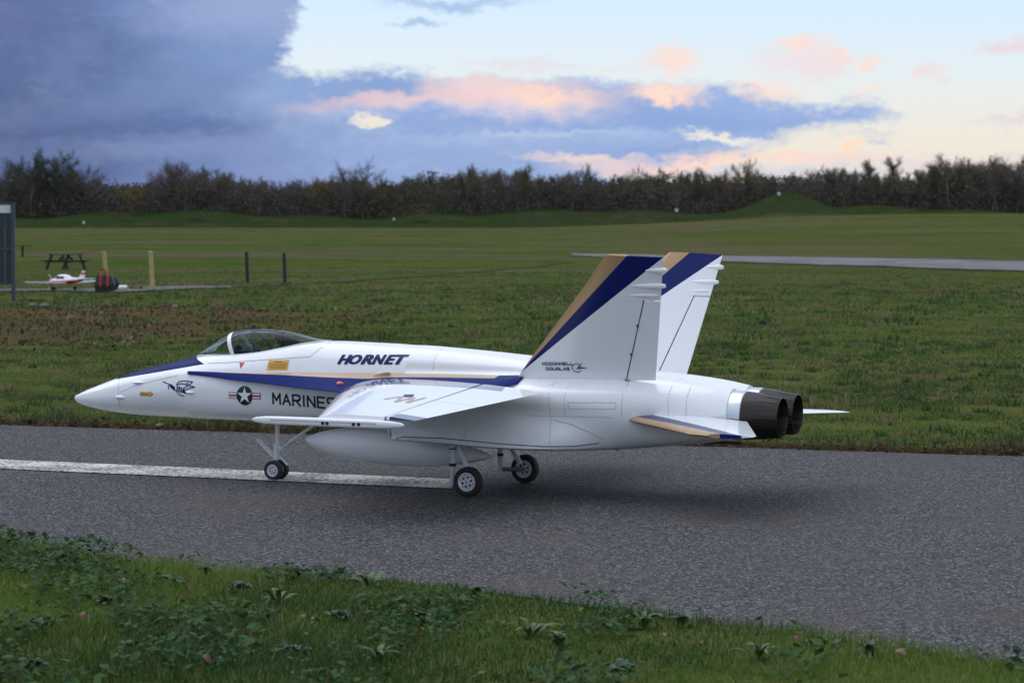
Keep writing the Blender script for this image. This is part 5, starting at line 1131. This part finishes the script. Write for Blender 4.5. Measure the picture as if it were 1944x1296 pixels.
# ------------------------------------------------------------------ trees
def twigmat(name, c1, c2): return mat(name, c1, .9, fn=lambda t, b: t.put(b.inputs['Base Color'], t.mix(t.noise(objc(t), 1.5, 3).outputs[0], c1, c2)))
M_bark = twigmat('grey brown bark', (.11, .097, .09, 1), (.20, .18, .165, 1)); M_twig = twigmat('brown twigs', (.080, .062, .054, 1), (.125, .098, .082, 1))
def tree_proto(seed, height, spread, leafn, leafc, kind='round', leafs=.16):
    r = random.Random(seed); tb = MB(); cb = MB(); tips = []
    def branch(p, d, L, rad, lvl):
        pts = [p]; q = p.copy(); dd = d.copy(); k = 3
        for i in range(k):
            dd = (dd + Vector((r.gauss(0, .13), r.gauss(0, .13), r.gauss(.05, .08)))).normalized(); q = q+dd*L/k; pts.append(q.copy())
        rs_ = [rad*(1-.22*i) for i in range(k+1)]
        (tb if lvl == 0 else cb).tube(pts, rs_, 5 if lvl == 0 else 3, 0, cap=False)
        if lvl >= 3: tips.extend(pts[1:]); return
        nb = {0: 13, 1: 6, 2: 5}[lvl]
        for i in range(nb):
            f = (.22+.78*(i+r.random())/nb) if lvl == 0 else (.25+.75*(i+r.random())/nb)
            j = min(int(f*k), k-1); b0 = pts[j].lerp(pts[j+1], f*k-j)
            a = r.uniform(0, 6.28); up_ = {'round': r.uniform(.45, 1.1), 'poplar': r.uniform(1.4, 2.4), 'wide': r.uniform(.2, .7)}[kind]
            nd = (Vector((math.cos(a), math.sin(a), up_)) if lvl == 0 else (dd*1.0+Vector((r.gauss(0, .6), r.gauss(0, .6), r.gauss(.15, .4))))).normalized()
            l2 = (height*spread*(1.05-.75*abs(f-.45)) if lvl == 0 else L*r.uniform(.42, .68))
            branch(b0, nd, l2, rad*(.42 if lvl == 0 else .55), lvl+1)
    branch(Vector((0, 0, -.3)), Vector((0, 0, 1)), height*.92, height*.02, 0)
    return tb, cb, tips
PROTO = []
def add_proto(seed, height, spread, leafn, cols, kind='round', ls=.16):
    tb, cb, tips = tree_proto(seed, height, spread, leafn, None, kind)
    zmax = max(max(v[2] for v in cb.v), .1); s = 1.0/zmax
    tr = tb.build('trunk', M_bark, None); cr = cb.build('crown_branches', M_twig, None)
    for o in (tr, cr):
        for v in o.data.vertices: v.co *= s
    lf = None
    if leafn:
        T = np.array([tuple(t_) for t_ in tips]); idx = rg.integers(0, len(T), leafn); P = (T[idx]+rg.normal(0, height*.022, (leafn, 3)))*s
        c = np.array(cols)[rg.integers(0, len(cols), leafn)]*rg.uniform(.6, 1.35, (leafn, 1)); c = np.concatenate([c, np.ones((leafn, 1))], 1)
        lf = leafcloud('crown', P, rg.uniform(.5, 1.3, leafn)*ls*s, c, M_fol, .2)
    else: cr.name = 'crown'; cr.data.name = 'crown'
    ms = (tr.data, cr.data, lf.data if lf else None)
    for o in (tr, cr, lf):
        if o: bpy.data.objects.remove(o)
    PROTO.append(ms)
OL = [(.105, .110, .048), (.125, .122, .052), (.085, .094, .046)]; BR = [(.135, .105, .078), (.120, .096, .074), (.150, .122, .082)]; YE = [(.24, .19, .045), (.17, .155, .05)]; DG = [(.046, .068, .032), (.062, .090, .040)]; GG = [(.105, .120, .092), (.125, .138, .104)]; TW = [(.135, .112, .105), (.110, .092, .086)]
add_proto(1, 9, .42, 3200, TW, 'round', .11); add_proto(2, 9, .38, 3200, TW, 'round', .11); add_proto(3, 9, .30, 4000, BR, 'poplar', .12)
add_proto(4, 9, .42, 4500, OL, 'round', .17); add_proto(5, 9, .38, 4500, BR, 'round', .16); add_proto(6, 9, .26, 3800, GG, 'poplar', .17)
add_proto(7, 9, .45, 8000, DG, 'round', .19); add_proto(8, 9, .42, 6500, YE, 'wide', .17); add_proto(9, 9, .40, 6000, GG, 'round', .10)
add_proto(10, 9, .34, 4800, OL, 'poplar', .16); add_proto(11, 9, .45, 5600, BR, 'wide', .15)
LABK = {0: 'bare grey-brown tree', 1: 'bare twiggy tree', 2: 'nearly bare slender tree', 3: 'olive green tree', 4: 'brownish thin-leaved tree', 5: 'grey-green slender poplar', 6: 'dark green bushy tree', 7: 'yellowish low tree', 8: 'pale grey-green open tree', 9: 'slender olive tree', 10: 'wide brown tree'}
def tree(u, Y, topv, kind, label=None, wscale=1.0, group=None):
    X = at_depth(u, Y); z0 = float(H(X, Y))-.1; ztop = CAM_H+(415.8-topv)/FPX*Y; h = max(ztop-z0, 1.5)
    e = empty('tree', (X, Y, z0), rnd.uniform(0, 6.28)); hs = h*rnd.uniform(.92, 1.08)*wscale; e.scale = (hs, hs, h)
    a, b, c = PROTO[kind]; link(bpy.data.objects.new('trunk', a), e)
    if c is None: link(bpy.data.objects.new('crown', b), e)
    else: link(bpy.data.objects.new('crown_branches', b), e); link(bpy.data.objects.new('crown', c), e)
    side = 'left of the round-topped bush hill' if u < 740 else ('in the middle of the wood' if u < 1380 else 'in the wood right of the golden tree')
    tag(e, label or f'{LABK[kind]} standing {side}', 'tree', group or (f'{LABK[kind]}s {side}')); return e
feat = [(60, 392, 282, 6, 'tall dark green tree at far left, left half of the big pair', 1.0), (112, 394, 284, 6, 'dark green tree at far left, right half of the big pair', 1.0),
 (325, 398, 298, 0, 'tall bare tree above the yellow shrub, left one', 1.0), (355, 400, 304, 1, 'tall bare tree above the yellow shrub, right one', 1.0), (255, 388, 347, 7, 'yellowish round tree right of the big dark pair', 1.3),
 (405, 398, 318, 1, 'bare tree right of the tallest bare pair', 1.0), (655, 398, 300, 8, 'pale open-crowned tree at left centre, left stem', 1.0), (690, 396, 294, 8, 'pale open-crowned tree at left centre, tallest of it', 1.05),
 (614, 396, 333, 7, 'small golden pointed tree left of the pale open tree', .8), (832, 404, 322, 3, 'olive round tree on the bush hill left of centre', 1.0), (888, 402, 314, 3, 'olive tree standing highest left of the middle', .9), (1110, 400, 308, 3, 'olive tree rising against the pink cloud in the middle', .9),
 (1415, 396, 300, 7, 'golden green tree standing above the wood left of the mound', .75), (1210, 402, 308, 0, 'thin bare tree rising against the pink cloud', .7), (1690, 398, 298, 5, 'tall grey-green poplar right of the mound, right one', 1.1), (1650, 399, 304, 5, 'tall grey-green poplar right of the mound, left one', 1.1),
 (1560, 402, 308, 8, 'open grey-green tree behind the mound', 1.0), (1800, 392, 288, 3, 'tallest olive tree at the right', 1.0), (1765, 395, 312, 4, 'brown tree left of the tallest right olive tree', 1.0), (1610, 400, 318, 2, 'slender dark tree right behind the mound', 1.0)]
for u, Y, tv, k, lab, ws in feat: tree(u, Y, tv, k, lab, ws, 'trees of the skyline')
skx = [-80, 0, 40, 150, 190, 230, 260, 320, 400, 470, 520, 580, 640, 720, 790, 840, 900, 1000, 1060, 1150, 1210, 1260, 1300, 1400, 1480, 1560, 1620, 1700, 1760, 1830, 1900, 2050]
sky_ = [325, 325, 320, 322, 330, 352, 345, 325, 325, 328, 338, 338, 335, 342, 340, 328, 320, 324, 326, 328, 332, 338, 326, 322, 330, 326, 326, 320, 320, 302, 298, 296]
x = -70; i = 0
while x < 2020:
    base = float(np.interp(x, skx, sky_))
    for row, (Y, off) in enumerate(((rnd.uniform(390, 398), 16), (rnd.uniform(399, 408), 5), (rnd.uniform(410, 425), 3))):
        if x < 620: ks = [0, 1, 1, 0, 2, 4, 0, 10]
        elif x < 1380: ks = [4, 3, 3, 9, 2, 10, 4, 1]
        else: ks = [5, 8, 2, 4, 3, 3, 4, 1]
        if 165 < x < 232 and row < 2: ks = [0, 1]; off += 6
        tree(x+rnd.uniform(-14, 14), Y, base+off+rnd.gauss(-3, 6)-5*math.sin(x*.021)-4*math.sin(x*.057+1), rnd.choice(ks), None, rnd.uniform(.85, 1.45))
    x += rnd.uniform(19, 27)
# undergrowth below the trees: twigs and scrub nobody could count
n = 110000; X = rg.uniform(-105, 105, n); Y = 388+rg.random(n)**1.0*50; hgt = (3.5+.03*(Y-388)+1.5*pn(X, Y*.2, .25, 90)+1.1*pn(X, Y*.2, 1.1, 91)); fz = rg.random(n)
P = np.stack([X, Y, H(X, Y)+np.maximum(hgt, .8)*fz], 1); cc = np.where(rg.random((n, 1)) < .6, np.array([[.115, .096, .088]]), np.array([[.072, .080, .050]]))*rg.uniform(.5, 1.4, (n, 1))
leafcloud('undergrowth', P, rg.uniform(.2, .6, n), np.concatenate([cc, np.ones((n, 1))], 1), M_fol, 0)['kind'] = 'stuff'
n = 52000; X = rg.uniform(-125, 125, n); Y = rg.uniform(438, 520, n); fz = rg.random(n); hgt = 4.6+1.6*pn(X, Y*.1, .3, 95)+.8*pn(X, Y*.1, 1.3, 96)
P = np.stack([X, Y, H(X, Y)-.3+hgt*fz*rg.uniform(.75, 1.1, n)], 1); cc = np.array([[.085, .074, .070]])*rg.uniform(.6, 1.3, (n, 1))
leafcloud('far_thicket', P, rg.uniform(.7, 1.5, n), np.concatenate([cc, np.ones((n, 1))], 1), M_fol, 0)['kind'] = 'stuff'
# dead shrubs on the embankment
for u, v, hh_, kind, lab in ((795, 432, 17, 10, 'low brown shrub in front of the middle embankment'), (375, 428, 15, 10, 'low brown shrub on the left embankment, right of another'), (240, 420, 12, 10, 'low brown shrub on the left embankment'), (1755, 402, 14, 6, 'dark green bush at the foot of the right wood')):
    Y = 379.; X = at_depth(u, Y); e = empty('shrub', (X, Y, float(H(X, Y))-.1), 1.0); s = hh_*Y/FPX*1.2; e.scale = (s*2.2, s*2.2, s); tag(e, lab, 'shrub')
    link(bpy.data.objects.new('stems', PROTO[kind][1]), e); link(bpy.data.objects.new('foliage', PROTO[kind][2]), e)
bpy.context.view_layer.update()
